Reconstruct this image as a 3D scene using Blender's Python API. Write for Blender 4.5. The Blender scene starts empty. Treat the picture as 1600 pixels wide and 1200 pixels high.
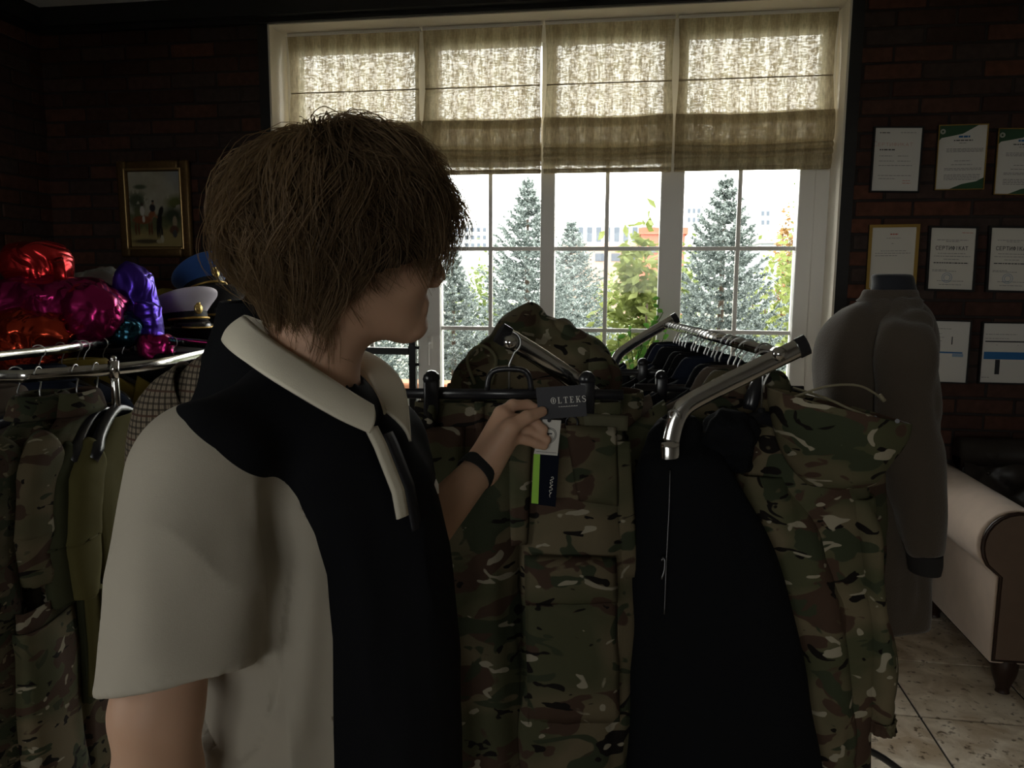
import bpy, bmesh, math, random
import numpy as np
from mathutils import Vector, Matrix

random.seed(7)
RNG = np.random.default_rng(7)
SC = bpy.context.scene
COL = SC.collection

# ---------------------------------------------------------------- camera, sky, exposure
FPX = 1195.0
PITCH, YAW, ROLL = math.radians(7.69), math.radians(9.0), math.radians(0.315)
CAM = Vector((0, 0, 1.58))
FW = Vector((-math.sin(YAW) * math.cos(PITCH), math.cos(YAW) * math.cos(PITCH), -math.sin(PITCH)))
_r = FW.cross(Vector((0, 0, 1))).normalized()
_u = _r.cross(FW)
RT = _r * math.cos(ROLL) + _u * math.sin(ROLL)
UP = -_r * math.sin(ROLL) + _u * math.cos(ROLL)
cam_data = bpy.data.cameras.new('camera')
cam_data.sensor_width = 36.0
cam_data.lens = FPX / 1600 * 36
cam_data.clip_start = 0.05
cam_data.clip_end = 400
cam = bpy.data.objects.new('camera', cam_data)
cam.matrix_world = Matrix(((RT.x, UP.x, -FW.x, CAM.x), (RT.y, UP.y, -FW.y, CAM.y), (RT.z, UP.z, -FW.z, CAM.z), (0, 0, 0, 1)))
COL.objects.link(cam)
SC.camera = cam

world = bpy.data.worlds.new('overcast_sky')
SC.world = world
world.use_nodes = True
bg = world.node_tree.nodes['Background']
bg.inputs[0].default_value = (1.0, 0.975, 0.93, 1)
bg.inputs[1].default_value = 8.0
world.cycles.sampling_method = 'MANUAL'
world.cycles.sample_map_resolution = 256

SC.view_settings.view_transform = 'Standard'
SC.view_settings.look = 'None'
SC.view_settings.gamma = 1.0
SC.view_settings.exposure = 0.0
SC.view_settings.use_curve_mapping = False
SC.cycles.max_bounces = 8
SC.cycles.diffuse_bounces = 4
SC.cycles.transparent_max_bounces = 16
SC.cycles.sample_clamp_indirect = 4.0

def sky_portal(name, loc, size, rot):
    l = bpy.data.lights.new(name, 'AREA')
    l.shape = 'RECTANGLE'; l.size, l.size_y = size
    l.cycles.is_portal = True
    o = bpy.data.objects.new(name, l); o.location = loc; o.rotation_euler = rot
    COL.objects.link(o)
sky_portal('window_daylight', (-0.47, 4.22, 1.83), (2.75, 2.05), (math.radians(-90), 0, 0))
SIDE = (-1.75, -0.35, 1.0, 2.4)   # opening of an assumed, unseen left-wall window, added for daylight: y0, y1, z0, z1
sky_portal('added_side_window_portal', (-3.33, (SIDE[0] + SIDE[1]) / 2, (SIDE[2] + SIDE[3]) / 2), (SIDE[3] - SIDE[2], SIDE[1] - SIDE[0]), (0, math.radians(-90), 0))
REAR = (-1.3, 0.4, 1.35, 2.35)     # opening of an unseen rear window, added to light viewer-facing surfaces: x0, x1, z0, z1
sky_portal('added_rear_window_portal', ((REAR[0] + REAR[1]) / 2, -3.1, (REAR[2] + REAR[3]) / 2), (REAR[1] - REAR[0], REAR[3] - REAR[2]), (math.radians(90), 0, 0))

# ---------------------------------------------------------------- helpers
def PX(px, py, d):
    """point at forward distance d seen at (px, py) of the 1600x1200 frame"""
    return CAM + FW * d + RT * ((px - 800) / FPX * d) - UP * ((py - 600) / FPX * d)
def PY(px, py, y):
    d = FW + RT * ((px - 800) / FPX) - UP * ((py - 600) / FPX)
    return CAM + d * (y / d.y)
def PZ(px, py, z):
    d = FW + RT * ((px - 800) / FPX) - UP * ((py - 600) / FPX)
    return CAM + d * ((z - CAM.z) / d.z)
V3 = Vector
ZUP = Vector((0, 0, 1))
HR = Vector((RT.x, RT.y, 0)).normalized()      # level right of the viewer
HF = Vector((FW.x, FW.y, 0)).normalized()      # level forward

# ---- materials
MATS = {}
def new_mat(name):
    m = bpy.data.materials.new(name); m.use_nodes = True
    nt = m.node_tree
    return m, nt, nt.nodes['Principled BSDF']
def nd(nt, t, **k):
    n = nt.nodes.new(t)
    for a, b in k.items(): setattr(n, a, b)
    return n
def setin(n, **k):
    for a, b in k.items(): n.inputs[a.replace('_', ' ')].default_value = b
def c4(c): return (c[0], c[1], c[2], 1)
def mat(name, col, rough=0.6, metal=0.0, spec=0.4, var=0.0, vscale=20.0, bump=0.0, bscale=200.0, sheen=0.0, coat=0.0, stretch=(1, 1, 1)):
    if name in MATS: return MATS[name]
    m, nt, b = new_mat(name)
    b.inputs['Base Color'].default_value = c4(col)
    b.inputs['Roughness'].default_value = rough
    b.inputs['Metallic'].default_value = metal
    b.inputs['Specular IOR Level'].default_value = spec
    b.inputs['Sheen Weight'].default_value = sheen
    b.inputs['Coat Weight'].default_value = coat
    if var or bump:
        tc = nd(nt, 'ShaderNodeTexCoord'); mp = nd(nt, 'ShaderNodeMapping')
        mp.inputs['Scale'].default_value = stretch
        nt.links.new(tc.outputs['Object'], mp.inputs[0])
    if var:
        n = nd(nt, 'ShaderNodeTexNoise'); setin(n, Scale=vscale, Detail=5.0)
        nt.links.new(mp.outputs[0], n.inputs['Vector'])
        mx = nd(nt, 'ShaderNodeMix', data_type='RGBA')
        mx.inputs[6].default_value = c4([max(0, x * (1 - var)) for x in col])
        mx.inputs[7].default_value = c4([min(1, x * (1 + var)) for x in col])
        nt.links.new(n.outputs[0], mx.inputs[0]); nt.links.new(mx.outputs[2], b.inputs['Base Color'])
    if bump:
        n = nd(nt, 'ShaderNodeTexNoise'); setin(n, Scale=bscale, Detail=3.0)
        nt.links.new(mp.outputs[0], n.inputs['Vector'])
        bp = nd(nt, 'ShaderNodeBump'); setin(bp, Strength=bump, Distance=0.01)
        nt.links.new(n.outputs[0], bp.inputs['Height']); nt.links.new(bp.outputs[0], b.inputs['Normal'])
    MATS[name] = m
    return m

def camo(name, k=1.0, light=1.0, seed=0.0, tones=None):
    """disruptive-pattern cloth: soft tan/olive ground, hard brown, green, dark and cream blots"""
    if name in MATS: return MATS[name]
    t = dict(tan=(.112, .090, .054), olive=(.055, .056, .029), brown=(.052, .031, .021), green=(.032, .038, .021), dark=(.008, .006, .005), cream=(.24, .215, .16))
    if tones: t.update(tones)
    m, nt, b = new_mat(name)
    setin(b, Roughness=.85); b.inputs['Specular IOR Level'].default_value = .15
    tc = nd(nt, 'ShaderNodeTexCoord')
    def noise(sc, stretch, off, det=1.5, dist=.4, rough=.5):
        mp = nd(nt, 'ShaderNodeMapping'); mp.inputs['Scale'].default_value = stretch
        mp.inputs['Location'].default_value = (off + seed, off * 1.7 - seed, off * .6)
        nt.links.new(tc.outputs['Object'], mp.inputs[0])
        n = nd(nt, 'ShaderNodeTexNoise'); setin(n, Scale=sc * k, Detail=det, Distortion=dist, Roughness=rough)
        nt.links.new(mp.outputs[0], n.inputs['Vector'])
        return n.outputs[0]
    def mix(fac, a, bcol):
        mx = nd(nt, 'ShaderNodeMix', data_type='RGBA')
        nt.links.new(fac, mx.inputs[0])
        if isinstance(a, tuple): mx.inputs[6].default_value = c4([x * light for x in a])
        else: nt.links.new(a, mx.inputs[6])
        mx.inputs[7].default_value = c4([x * light for x in bcol])
        return mx.outputs[2]
    def step(sig, lo, w=.012):
        r = nd(nt, 'ShaderNodeMapRange'); r.inputs[1].default_value = lo; r.inputs[2].default_value = lo + w
        nt.links.new(sig, r.inputs[0]); return r.outputs[0]
    c = mix(step(noise(6, (1, 1, 1.6), 1.3), .40, .2), t['tan'], t['olive'])
    c = mix(step(noise(9, (1, 1, 1.7), 5.1, 2.2, .7), .545), c, t['brown'])
    c = mix(step(noise(10, (1, 1, 1.6), 9.7, 2.2, .7), .57), c, t['green'])
    c = mix(step(noise(15, (1, 1, 1.9), 17.7, 1.8, 1.0), .635), c, t['dark'])
    c = mix(step(noise(16, (1, 1, 2.0), 25.3, 1.5, .8), .645), c, t['cream'])
    nt.links.new(c, b.inputs['Base Color'])
    n = nd(nt, 'ShaderNodeTexNoise'); setin(n, Scale=420.0, Detail=2.0)
    nt.links.new(tc.outputs['Object'], n.inputs['Vector'])
    bp = nd(nt, 'ShaderNodeBump'); setin(bp, Strength=.25, Distance=.002)
    nt.links.new(n.outputs[0], bp.inputs['Height']); nt.links.new(bp.outputs[0], b.inputs['Normal'])
    MATS[name] = m
    return m

def vcol_mat(name, rough=.7, spec=.3):
    m, nt, b = new_mat(name)
    a = nd(nt, 'ShaderNodeVertexColor'); a.layer_name = 'Col'
    nt.links.new(a.outputs[0], b.inputs['Base Color'])
    setin(b, Roughness=rough); b.inputs['Specular IOR Level'].default_value = spec
    return m

# ---- meshes
def mk(name, V, F, m, parent=None, smooth=True, label=None):
    me = bpy.data.meshes.new(name)
    me.from_pydata([tuple(map(float, v)) for v in V], [], [tuple(map(int, f)) for f in F])
    if smooth: me.polygons.foreach_set('use_smooth', [True] * len(me.polygons))
    me.update()
    return mko(name, me, m, parent, label)
def mkn(name, V, Q, m, parent=None, smooth=True, label=None):
    """numpy arrays, all faces with the same number of corners"""
    V = np.asarray(V, np.float32); Q = np.asarray(Q, np.int32)
    me = bpy.data.meshes.new(name)
    n, k = Q.shape
    me.vertices.add(len(V)); me.vertices.foreach_set('co', V.ravel())
    me.loops.add(n * k); me.loops.foreach_set('vertex_index', Q.ravel())
    me.polygons.add(n); me.polygons.foreach_set('loop_start', np.arange(0, n * k, k, dtype=np.int32))
    me.polygons.foreach_set('use_smooth', np.full(n, smooth))
    me.update(calc_edges=True); me.validate()
    return mko(name, me, m, parent, label)
def mko(name, me, m, parent=None, label=None):
    if m and not me.materials: me.materials.append(m)
    o = bpy.data.objects.new(name, me)
    COL.objects.link(o)
    if parent is not None:
        o.parent = parent
        o.matrix_parent_inverse = parent_world(parent).inverted()
    if label: o['label'] = label
    return o
def parent_world(p):
    M = p.matrix_basis.copy()
    while p.parent is not None:
        M = p.parent.matrix_basis @ p.matrix_parent_inverse @ M if False else p.parent.matrix_basis @ p.matrix_parent_inverse @ M
        p = p.parent
    return M
def tag(o, label, cat, group=None, kind=None):
    if label: o['label'] = label
    if cat: o['category'] = cat
    if group: o['group'] = group
    if kind: o['kind'] = kind
    return o
def thing(name, label, cat, loc=(0, 0, 0), group=None):
    o = bpy.data.objects.new(name, None)
    o.empty_display_size = .05
    o.location = loc
    COL.objects.link(o)
    return tag(o, label, cat, group)
def struct(o):
    o['kind'] = 'structure'; return o

class MB:
    """collects shapes of ONE piece"""
    def __init__(s): s.V = []; s.F = []
    def add(s, V, F):
        b = len(s.V); s.V += [tuple(v) for v in V]; s.F += [tuple(i + b for i in f) for f in F]; return s
    def box(s, lo, hi, M=None):
        x0, y0, z0 = lo; x1, y1, z1 = hi
        V = [(x0, y0, z0), (x1, y0, z0), (x1, y1, z0), (x0, y1, z0), (x0, y0, z1), (x1, y0, z1), (x1, y1, z1), (x0, y1, z1)]
        if M is not None: V = [M @ Vector(v) for v in V]
        return s.add(V, [(3, 2, 1, 0), (4, 5, 6, 7), (0, 1, 5, 4), (1, 2, 6, 5), (2, 3, 7, 6), (3, 0, 4, 7)])
    def bbox(s, lo, hi, b=.004, M=None):
        """box with bevelled edges"""
        bm = bmesh.new(); bmesh.ops.create_cube(bm, size=1)
        for v in bm.verts: v.co = Vector([lo[i] + (v.co[i] + .5) * (hi[i] - lo[i]) for i in range(3)])
        bmesh.ops.bevel(bm, geom=bm.edges[:], offset=b, segments=2, profile=.5, affect='EDGES')
        if M is not None: bm.transform(M)
        bm.verts.index_update()
        s.add([v.co[:] for v in bm.verts], [[v.index for v in f.verts] for f in bm.faces]); bm.free(); return s
    def tube(s, pts, r, n=8, closed=False, caps=True, flat=None):
        """tube along points; r number or list; flat=(a,b,updir) gives an oval section"""
        P = [Vector(p) for p in pts]; k = len(P)
        R = r if isinstance(r, (list, tuple)) else [r] * k
        T = []
        for i in range(k):
            a = P[(i - 1) % k] if (closed or i > 0) else P[i]
            b = P[(i + 1) % k] if (closed or i < k - 1) else P[i]
            T.append((b - a).normalized())
        up = Vector((0, 0, 1)) if abs(T[0].z) < .9 else Vector((1, 0, 0))
        if flat: up = Vector(flat[2])
        N = (up - T[0] * up.dot(T[0])).normalized()
        V = []
        for i in range(k):
            if flat: N = Vector(flat[2])
            N = (N - T[i] * N.dot(T[i]))
            N = N.normalized() if N.length > 1e-6 else T[i].orthogonal().normalized()
            B = T[i].cross(N)
            a, b = (flat[0], flat[1]) if flat else (R[i], R[i])
            for j in range(n):
                q = 2 * math.pi * j / n
                V.append(P[i] + N * (math.cos(q) * a) + B * (math.sin(q) * b))
        F = []
        for i in range(k if closed else k - 1):
            for j in range(n):
                a = i * n + j; b = i * n + (j + 1) % n; c = ((i + 1) % k) * n + (j + 1) % n; d = ((i + 1) % k) * n + j
                F.append((a, b, c, d))
        if caps and not closed:
            F.append(tuple(range(n - 1, -1, -1))); F.append(tuple((k - 1) * n + j for j in range(n)))
        return s.add(V, F)
    def disc(s, c, axis, r, h, n=12, r2=None):
        axis = Vector(axis).normalized(); c = Vector(c)
        return s.tube([c, c + axis * h], [r, r if r2 is None else r2], n)
    def ball(s, c, r, nu=10, nv=7):
        rx, ry, rz = r if isinstance(r, (tuple, list)) else (r, r, r)
        V = [(c[0], c[1], c[2] + rz)]
        for i in range(1, nv):
            a = math.pi * i / nv
            for j in range(nu):
                q = 2 * math.pi * j / nu
                V.append((c[0] + rx * math.sin(a) * math.cos(q), c[1] + ry * math.sin(a) * math.sin(q), c[2] + rz * math.cos(a)))
        V.append((c[0], c[1], c[2] - rz))
        F = [(0, 1 + j, 1 + (j + 1) % nu) for j in range(nu)]
        for i in range(nv - 2):
            for j in range(nu):
                a = 1 + i * nu + j; b = 1 + i * nu + (j + 1) % nu
                F.append((a, a + nu, b + nu, b))
        l = len(V) - 1
        F += [(l, 1 + (nv - 2) * nu + (j + 1) % nu, 1 + (nv - 2) * nu + j) for j in range(nu)]
        return s.add(V, F)
    def prism(s, poly, ex):
        """flat polygon (3-D points) pushed along ex"""
        n = len(poly); ex = Vector(ex)
        V = [Vector(p) for p in poly] + [Vector(p) + ex for p in poly]
        return s.add(V, [tuple(range(n - 1, -1, -1)), tuple(range(n, 2 * n))] + [(i, (i + 1) % n, n + (i + 1) % n, n + i) for i in range(n)])
    def build(s, name, m, parent=None, smooth=False, label=None):
        return mk(name, s.V, s.F, m, parent, smooth, label)

def cat(P, n):
    """Catmull-Rom through rows of P (k, d), n samples"""
    P = np.asarray(P, float); k = len(P)
    t = np.linspace(0, k - 1, n); i = np.minimum(t.astype(int), k - 2); f = (t - i)[:, None]
    p0 = P[np.maximum(i - 1, 0)]; p1 = P[i]; p2 = P[i + 1]; p3 = P[np.minimum(i + 2, k - 1)]
    return .5 * (2 * p1 + (p2 - p0) * f + (2 * p0 - 5 * p1 + 4 * p2 - p3) * f ** 2 + (3 * p1 - p0 - 3 * p2 + p3) * f ** 3)
def smooth_path(pts, n):
    return [Vector(p) for p in cat([tuple(p) for p in pts], n)]
def hash3(i, seed):
    i = i.astype(np.int64)
    h = i[:, 0] * 374761393 + i[:, 1] * 668265263 + i[:, 2] * 1274126177 + seed * 974634777
    h = (h ^ (h >> 13)) * 1274126177
    h = h & 0x7fffffff
    h = (h ^ (h >> 16)) & 0xffff
    return h.astype(np.float64) / 65535.0
def vnoise(p, seed=0):
    p = np.asarray(p, float); i = np.floor(p); f = p - i; f = f * f * (3 - 2 * f)
    r = 0
    for dx in (0, 1):
        for dy in (0, 1):
            for dz in (0, 1):
                w = (f[:, 0] if dx else 1 - f[:, 0]) * (f[:, 1] if dy else 1 - f[:, 1]) * (f[:, 2] if dz else 1 - f[:, 2])
                r = r + w * hash3(i + np.array([dx, dy, dz]), seed)
    return r * 2 - 1
def fbm(p, seed=0, o=3):
    p = np.asarray(p, float); r = 0; a = 1
    for k in range(o):
        r = r + a * vnoise(p * 2 ** k, seed + k); a *= .5
    return r
def vnormals(V, Q):
    V = np.asarray(V, float)
    N = np.zeros_like(V)
    a, b, c, d = (V[Q[:, k]] for k in (0, 1, 2, Q.shape[1] - 1))
    n = np.cross(c - a, d - b) if Q.shape[1] == 4 else np.cross(b - a, c - a)
    for k in range(Q.shape[1]): np.add.at(N, Q[:, k], n)
    return N / (np.linalg.norm(N, axis=1, keepdims=True) + 1e-12)
def wrinkle(V, Q, amp, sc, seed=0, ridge=True, o=2):
    N = vnormals(V, Q)
    n = fbm(V * np.array(sc), seed, o)
    if ridge: n = .5 - np.abs(n)
    return V + N * (amp * n)[:, None]
def loft(secs, nseg=36, nrow=40, p=2.0, fold=None, amp=0.0, sc=(8, 8, 2.5), seed=0, cap0=False, cap1=False):
    """tube through sections (centre, u, v): u, v are half-axes. fold(theta, t) adds a radial factor."""
    A = np.array([list(c) + list(u) + list(v) for c, u, v in secs], float)
    A = cat(A, nrow)
    th = np.linspace(0, 2 * math.pi, nseg, endpoint=False)
    cx = np.sign(np.cos(th)) * np.abs(np.cos(th)) ** (2 / p); sx = np.sign(np.sin(th)) * np.abs(np.sin(th)) ** (2 / p)
    t = np.linspace(0, 1, nrow)
    k = np.ones((nrow, nseg)) if fold is None else 1 + fold(th[None, :], t[:, None])
    V = A[:, None, 0:3] + (A[:, None, 3:6] * cx[None, :, None] + A[:, None, 6:9] * sx[None, :, None]) * k[:, :, None]
    V = V.reshape(-1, 3)
    i = np.arange(nrow - 1)[:, None] * nseg; j = np.arange(nseg)[None, :]; j2 = (j + 1) % nseg
    Q = np.stack([i + j, i + j2, i + nseg + j2, i + nseg + j], -1).reshape(-1, 4)
    if amp: V = wrinkle(V, Q, amp, sc, seed)
    ex = []
    for flag, row in ((cap0, 0), (cap1, nrow - 1)):
        if flag:
            c = V[row * nseg:(row + 1) * nseg].mean(0); b = len(V); V = np.vstack([V, c])
            for q in range(nseg):
                a0, a1 = row * nseg + q, row * nseg + (q + 1) % nseg
                ex.append((b, a1, a0, a0) if row == 0 else (b, a0, a1, a1))
    F = [tuple(q) for q in Q] + [(e[0], e[1], e[2]) for e in ex]
    return V, F
def loft_obj(name, secs, m, parent=None, label=None, thick=0.0, **k):
    V, F = loft(secs, **k)
    o = mk(name, V, F, m, parent, True, label)
    if thick:
        md = o.modifiers.new('thickness', 'SOLIDIFY'); md.thickness = thick; md.offset = -1
    return o

# ---- signed distance fields -> surface nets
def s_caps(p, a, b, ra, rb):
    a = np.array(a, float); b = np.array(b, float); ab = b - a
    t = np.clip(((p - a) @ ab) / max(ab @ ab, 1e-9), 0, 1)
    return np.linalg.norm(p - a - t[:, None] * ab, axis=1) - (ra + (rb - ra) * t)
def s_ell(p, c, r, M=None):
    """ellipsoid; M rows = local axes"""
    q = p - np.array(c, float)
    if M is not None: q = q @ np.array([list(m) for m in M], float).T
    r = np.array(r, float)
    k0 = np.linalg.norm(q / r, axis=1); k1 = np.linalg.norm(q / (r * r), axis=1)
    return k0 * (k0 - 1) / np.maximum(k1, 1e-6)
def smin(a, b, k):
    h = np.clip(.5 + .5 * (b - a) / k, 0, 1)
    return b + (a - b) * h - k * h * (1 - h)
def smax(a, b, k): return -smin(-a, -b, k)
def sdf_mesh(f, lo, hi, vs, coarse=6):
    lo = np.array(lo, float); hi = np.array(hi, float)
    nb = np.ceil((hi - lo) / (vs * coarse)).astype(int)
    n = nb * coarse
    g = [lo[i] + (np.arange(nb[i]) + .5) * vs * coarse for i in range(3)]
    P = np.stack(np.meshgrid(*g, indexing='ij'), -1).reshape(-1, 3)
    dc = f(P)
    D = np.repeat(np.repeat(np.repeat(dc.reshape(nb), coarse, 0), coarse, 1), coarse, 2).astype(np.float32)
    near = np.abs(dc) < vs * coarse * 1.9
    idx = np.stack(np.unravel_index(np.nonzero(near)[0], nb), -1)
    off = np.stack(np.meshgrid(*[np.arange(coarse)] * 3, indexing='ij'), -1).reshape(-1, 3)
    for s in range(0, len(idx), 1500):
        I = (idx[s:s + 1500, None, :] * coarse + off[None]).reshape(-1, 3)
        D[I[:, 0], I[:, 1], I[:, 2]] = f(lo + (I + .5) * vs)
    org = lo + .5 * vs
    S = D < 0
    nx, ny, nz = (n - 1)
    cnt = np.zeros((nx, ny, nz), np.int8)
    for a in (0, 1):
        for b in (0, 1):
            for c in (0, 1): cnt += S[a:nx + a, b:ny + b, c:nz + c]
    C = np.stack(np.nonzero((cnt > 0) & (cnt < 8)), -1)
    cid = np.full((nx, ny, nz), -1, np.int32); cid[C[:, 0], C[:, 1], C[:, 2]] = np.arange(len(C))
    acc = np.zeros((len(C), 3)); w = np.zeros(len(C))
    cor = [(a, b, c) for a in (0, 1) for b in (0, 1) for c in (0, 1)]
    for q in cor:
        for ax in range(3):
            if q[ax]: continue
            e = list(q); e[ax] = 1
            d0 = D[C[:, 0] + q[0], C[:, 1] + q[1], C[:, 2] + q[2]]; d1 = D[C[:, 0] + e[0], C[:, 1] + e[1], C[:, 2] + e[2]]
            m = (d0 < 0) != (d1 < 0)
            t = np.where(m, d0 / np.where(m, d0 - d1, 1), 0)
            pt = np.tile(np.array(q, float), (len(C), 1)); pt[:, ax] = t
            acc[m] += pt[m]; w[m] += 1
    V = org + (C + acc / w[:, None]) * vs
    Fs = []
    for ax in range(3):
        b, c = (ax + 1) % 3, (ax + 2) % 3
        sl0 = [slice(None)] * 3; sl1 = [slice(None)] * 3
        sl0[ax] = slice(0, n[ax] - 1); sl1[ax] = slice(1, n[ax])
        ch = S[tuple(sl0)] != S[tuple(sl1)]
        E = np.stack(np.nonzero(ch), -1)
        E = E[(E[:, b] > 0) & (E[:, c] > 0) & (E[:, b] < n[b] - 1) & (E[:, c] < n[c] - 1)]
        def ids(db, dc_):
            q = E.copy(); q[:, b] -= db; q[:, c] -= dc_; return cid[q[:, 0], q[:, 1], q[:, 2]]
        Q = np.stack([ids(1, 1), ids(0, 1), ids(0, 0), ids(1, 0)], -1)
        fl = ~S[E[:, 0], E[:, 1], E[:, 2]]
        Q[fl] = Q[fl][:, ::-1]
        Fs.append(Q)
    Q = np.vstack(Fs)
    return V, Q[(Q >= 0).all(1)]
def relax(V, Q, it=2, lam=.5):
    n = len(V)
    for _ in range(it):
        A = np.zeros_like(V); w = np.zeros(n)
        for k in range(4):
            for k2 in (1, 3):
                np.add.at(A, Q[:, k], V[Q[:, (k + k2) % 4]]); np.add.at(w, Q[:, k], 1)
        V = V + lam * (A / np.maximum(w, 1)[:, None] - V)
    return V
def split_faces(V, Q, mask):
    q = Q[mask]; u, inv = np.unique(q, return_inverse=True)
    return V[u], inv.reshape(q.shape)
def copy_tree(o, parent=None):
    c = o.copy(); COL.objects.link(c)
    if parent is not None: c.parent = parent
    for ch in list(o.children): copy_tree(ch, c)
    return c
def text_mesh(s, size, extrude=.0002, shear=0):
    cu = bpy.data.curves.new('lettering', 'FONT'); cu.body = s; cu.size = size; cu.extrude = extrude; cu.shear = shear
    cu.align_x = 'CENTER'; cu.align_y = 'CENTER'; cu.resolution_u = 2
    o = bpy.data.objects.new('lettering', cu); COL.objects.link(o)
    dg = bpy.context.evaluated_depsgraph_get(); me = bpy.data.meshes.new_from_object(o.evaluated_get(dg))
    bpy.data.objects.remove(o); bpy.data.curves.remove(cu)
    V = [v.co.copy() for v in me.vertices]; F = [tuple(p.vertices) for p in me.polygons]
    bpy.data.meshes.remove(me)
    return V, F
# ---------------------------------------------------------------- the room
WY = 3.9                      # inner face of the window wall
XL, XR, YB, ZC = -3.22, 3.3, -3.0, 3.0
OX0, OX1, OZ0, OZ1 = -1.895, 0.945, 0.80, 2.88      # window opening

def brick_material():
    m, nt, b = new_mat('dark_brick')
    oi = nd(nt, 'ShaderNodeObjectInfo'); ge = nd(nt, 'ShaderNodeNewGeometry'); tc = nd(nt, 'ShaderNodeTexCoord')
    ad = nd(nt, 'ShaderNodeMath', operation='ADD'); fr = nd(nt, 'ShaderNodeMath', operation='FRACT')
    nt.links.new(oi.outputs['Random'], ad.inputs[0]); nt.links.new(ge.outputs['Random Per Island'], ad.inputs[1]); nt.links.new(ad.outputs[0], fr.inputs[0])
    rp = nd(nt, 'ShaderNodeValToRGB')
    e = rp.color_ramp.elements
    e[0].position = 0; e[0].color = (.058, .029, .023, 1); e[1].position = 1; e[1].color = (.16, .062, .037, 1)
    for pos, c in ((.3, (.088, .041, .030, 1)), (.55, (.072, .050, .044, 1)), (.8, (.118, .052, .036, 1))):
        x = e.new(pos); x.color = c
    nt.links.new(fr.outputs[0], rp.inputs[0])
    n = nd(nt, 'ShaderNodeTexNoise'); setin(n, Scale=30.0, Detail=6.0)
    nt.links.new(ge.outputs['Position'], n.inputs['Vector'])
    mx = nd(nt, 'ShaderNodeMix', data_type='RGBA', blend_type='MULTIPLY'); mx.inputs[0].default_value = .7
    nt.links.new(rp.outputs[0], mx.inputs[6]); nt.links.new(n.outputs[0], mx.inputs[7])
    nt.links.new(mx.outputs[2], b.inputs['Base Color'])
    setin(b, Roughness=.85); b.inputs['Specular IOR Level'].default_value = .2
    bp = nd(nt, 'ShaderNodeBump'); setin(bp, Strength=.5, Distance=.006)
    nt.links.new(n.outputs[0], bp.inputs['Height']); nt.links.new(bp.outputs[0], b.inputs['Normal'])
    return m
M_BRICK = brick_material()
M_MORTAR = mat('dark_mortar', (.028, .022, .02), .95, var=.4, vscale=25)
M_PLASTER = mat('white_plaster', (.74, .69, .60), .8, var=.05, vscale=6, bump=.1, bscale=90)
M_CEIL = mat('ceiling_paint', (.70, .69, .67), .9, var=.03, vscale=3)
M_DARKTRIM = mat('black_stained_wood', (.012, .011, .012), .55, var=.4, vscale=12, stretch=(1, 8, 8))
M_PVC = mat('white_window_profile', (.84, .82, .79), .35, spec=.5)
M_GREY = mat('rear_wall_plaster', (.36, .33, .29), .9, var=.1, vscale=3)

# floor: grout bed and separate tiles
def tile_material():
    m, nt, b = new_mat('travertine_tile')
    ge = nd(nt, 'ShaderNodeNewGeometry'); oi = nd(nt, 'ShaderNodeObjectInfo')
    mp = nd(nt, 'ShaderNodeVectorMath', operation='ADD')
    nt.links.new(ge.outputs['Position'], mp.inputs[0]); nt.links.new(oi.outputs['Random'], mp.inputs[1])
    n1 = nd(nt, 'ShaderNodeTexNoise'); setin(n1, Scale=9.0, Detail=7.0, Distortion=.7)
    n2 = nd(nt, 'ShaderNodeTexNoise'); setin(n2, Scale=38.0, Detail=4.0)
    for n in (n1, n2): nt.links.new(mp.outputs[0], n.inputs['Vector'])
    r1 = nd(nt, 'ShaderNodeValToRGB'); e = r1.color_ramp.elements
    e[0].position = .33; e[0].color = (.43, .33, .225, 1); e[1].position = .66; e[1].color = (.76, .67, .54, 1)
    nt.links.new(n1.outputs[0], r1.inputs[0])
    r2 = nd(nt, 'ShaderNodeValToRGB'); e = r2.color_ramp.elements
    e[0].position = .30; e[0].color = (.25, .22, .19, 1); e[1].position = .40; e[1].color = (1, 1, 1, 1)
    nt.links.new(n2.outputs[0], r2.inputs[0])
    mx = nd(nt, 'ShaderNodeMix', data_type='RGBA', blend_type='MULTIPLY'); mx.inputs[0].default_value = 1
    nt.links.new(r1.outputs[0], mx.inputs[6]); nt.links.new(r2.outputs[0], mx.inputs[7])
    nt.links.new(mx.outputs[2], b.inputs['Base Color']); setin(b, Roughness=.30)
    return m
M_TILE = tile_material()
floor = struct(MB().box((XL, YB, -.12), (XR, WY, -.006)).build('floor', mat('dark_grout', (.035, .03, .026), .9)))
TS, TG = .44, .0048
tile0 = None
for i in range(-10, 6):
    for j in range(-8, 3):
        x0, y0 = 1.079 + TS * i, 2.828 + TS * j
        if x0 < XL - .4 or y0 < -.9 or x0 > XR: continue
        xa, xb, ya, yb = max(x0, XL), min(x0 + TS, XR), y0, min(y0 + TS, WY)
        full = (xb - xa > TS - .001) and (yb - ya > TS - .001)
        if xb - xa < .03 or yb - ya < .03: continue
        if full and tile0 is not None:
            o = tile0.copy(); COL.objects.link(o)
        else:
            o = MB().bbox((TG, TG, -.008), (xb - xa - TG, yb - ya - TG, 0), .002).build('tile', M_TILE)
            o.parent = floor
            if full: tile0 = o
        o.location = (xa, ya, 0)
struct(MB().box((XL - .3, YB - .3, ZC), (XR + .3, WY + .45, ZC + .2)).build('ceiling', M_CEIL))

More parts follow.
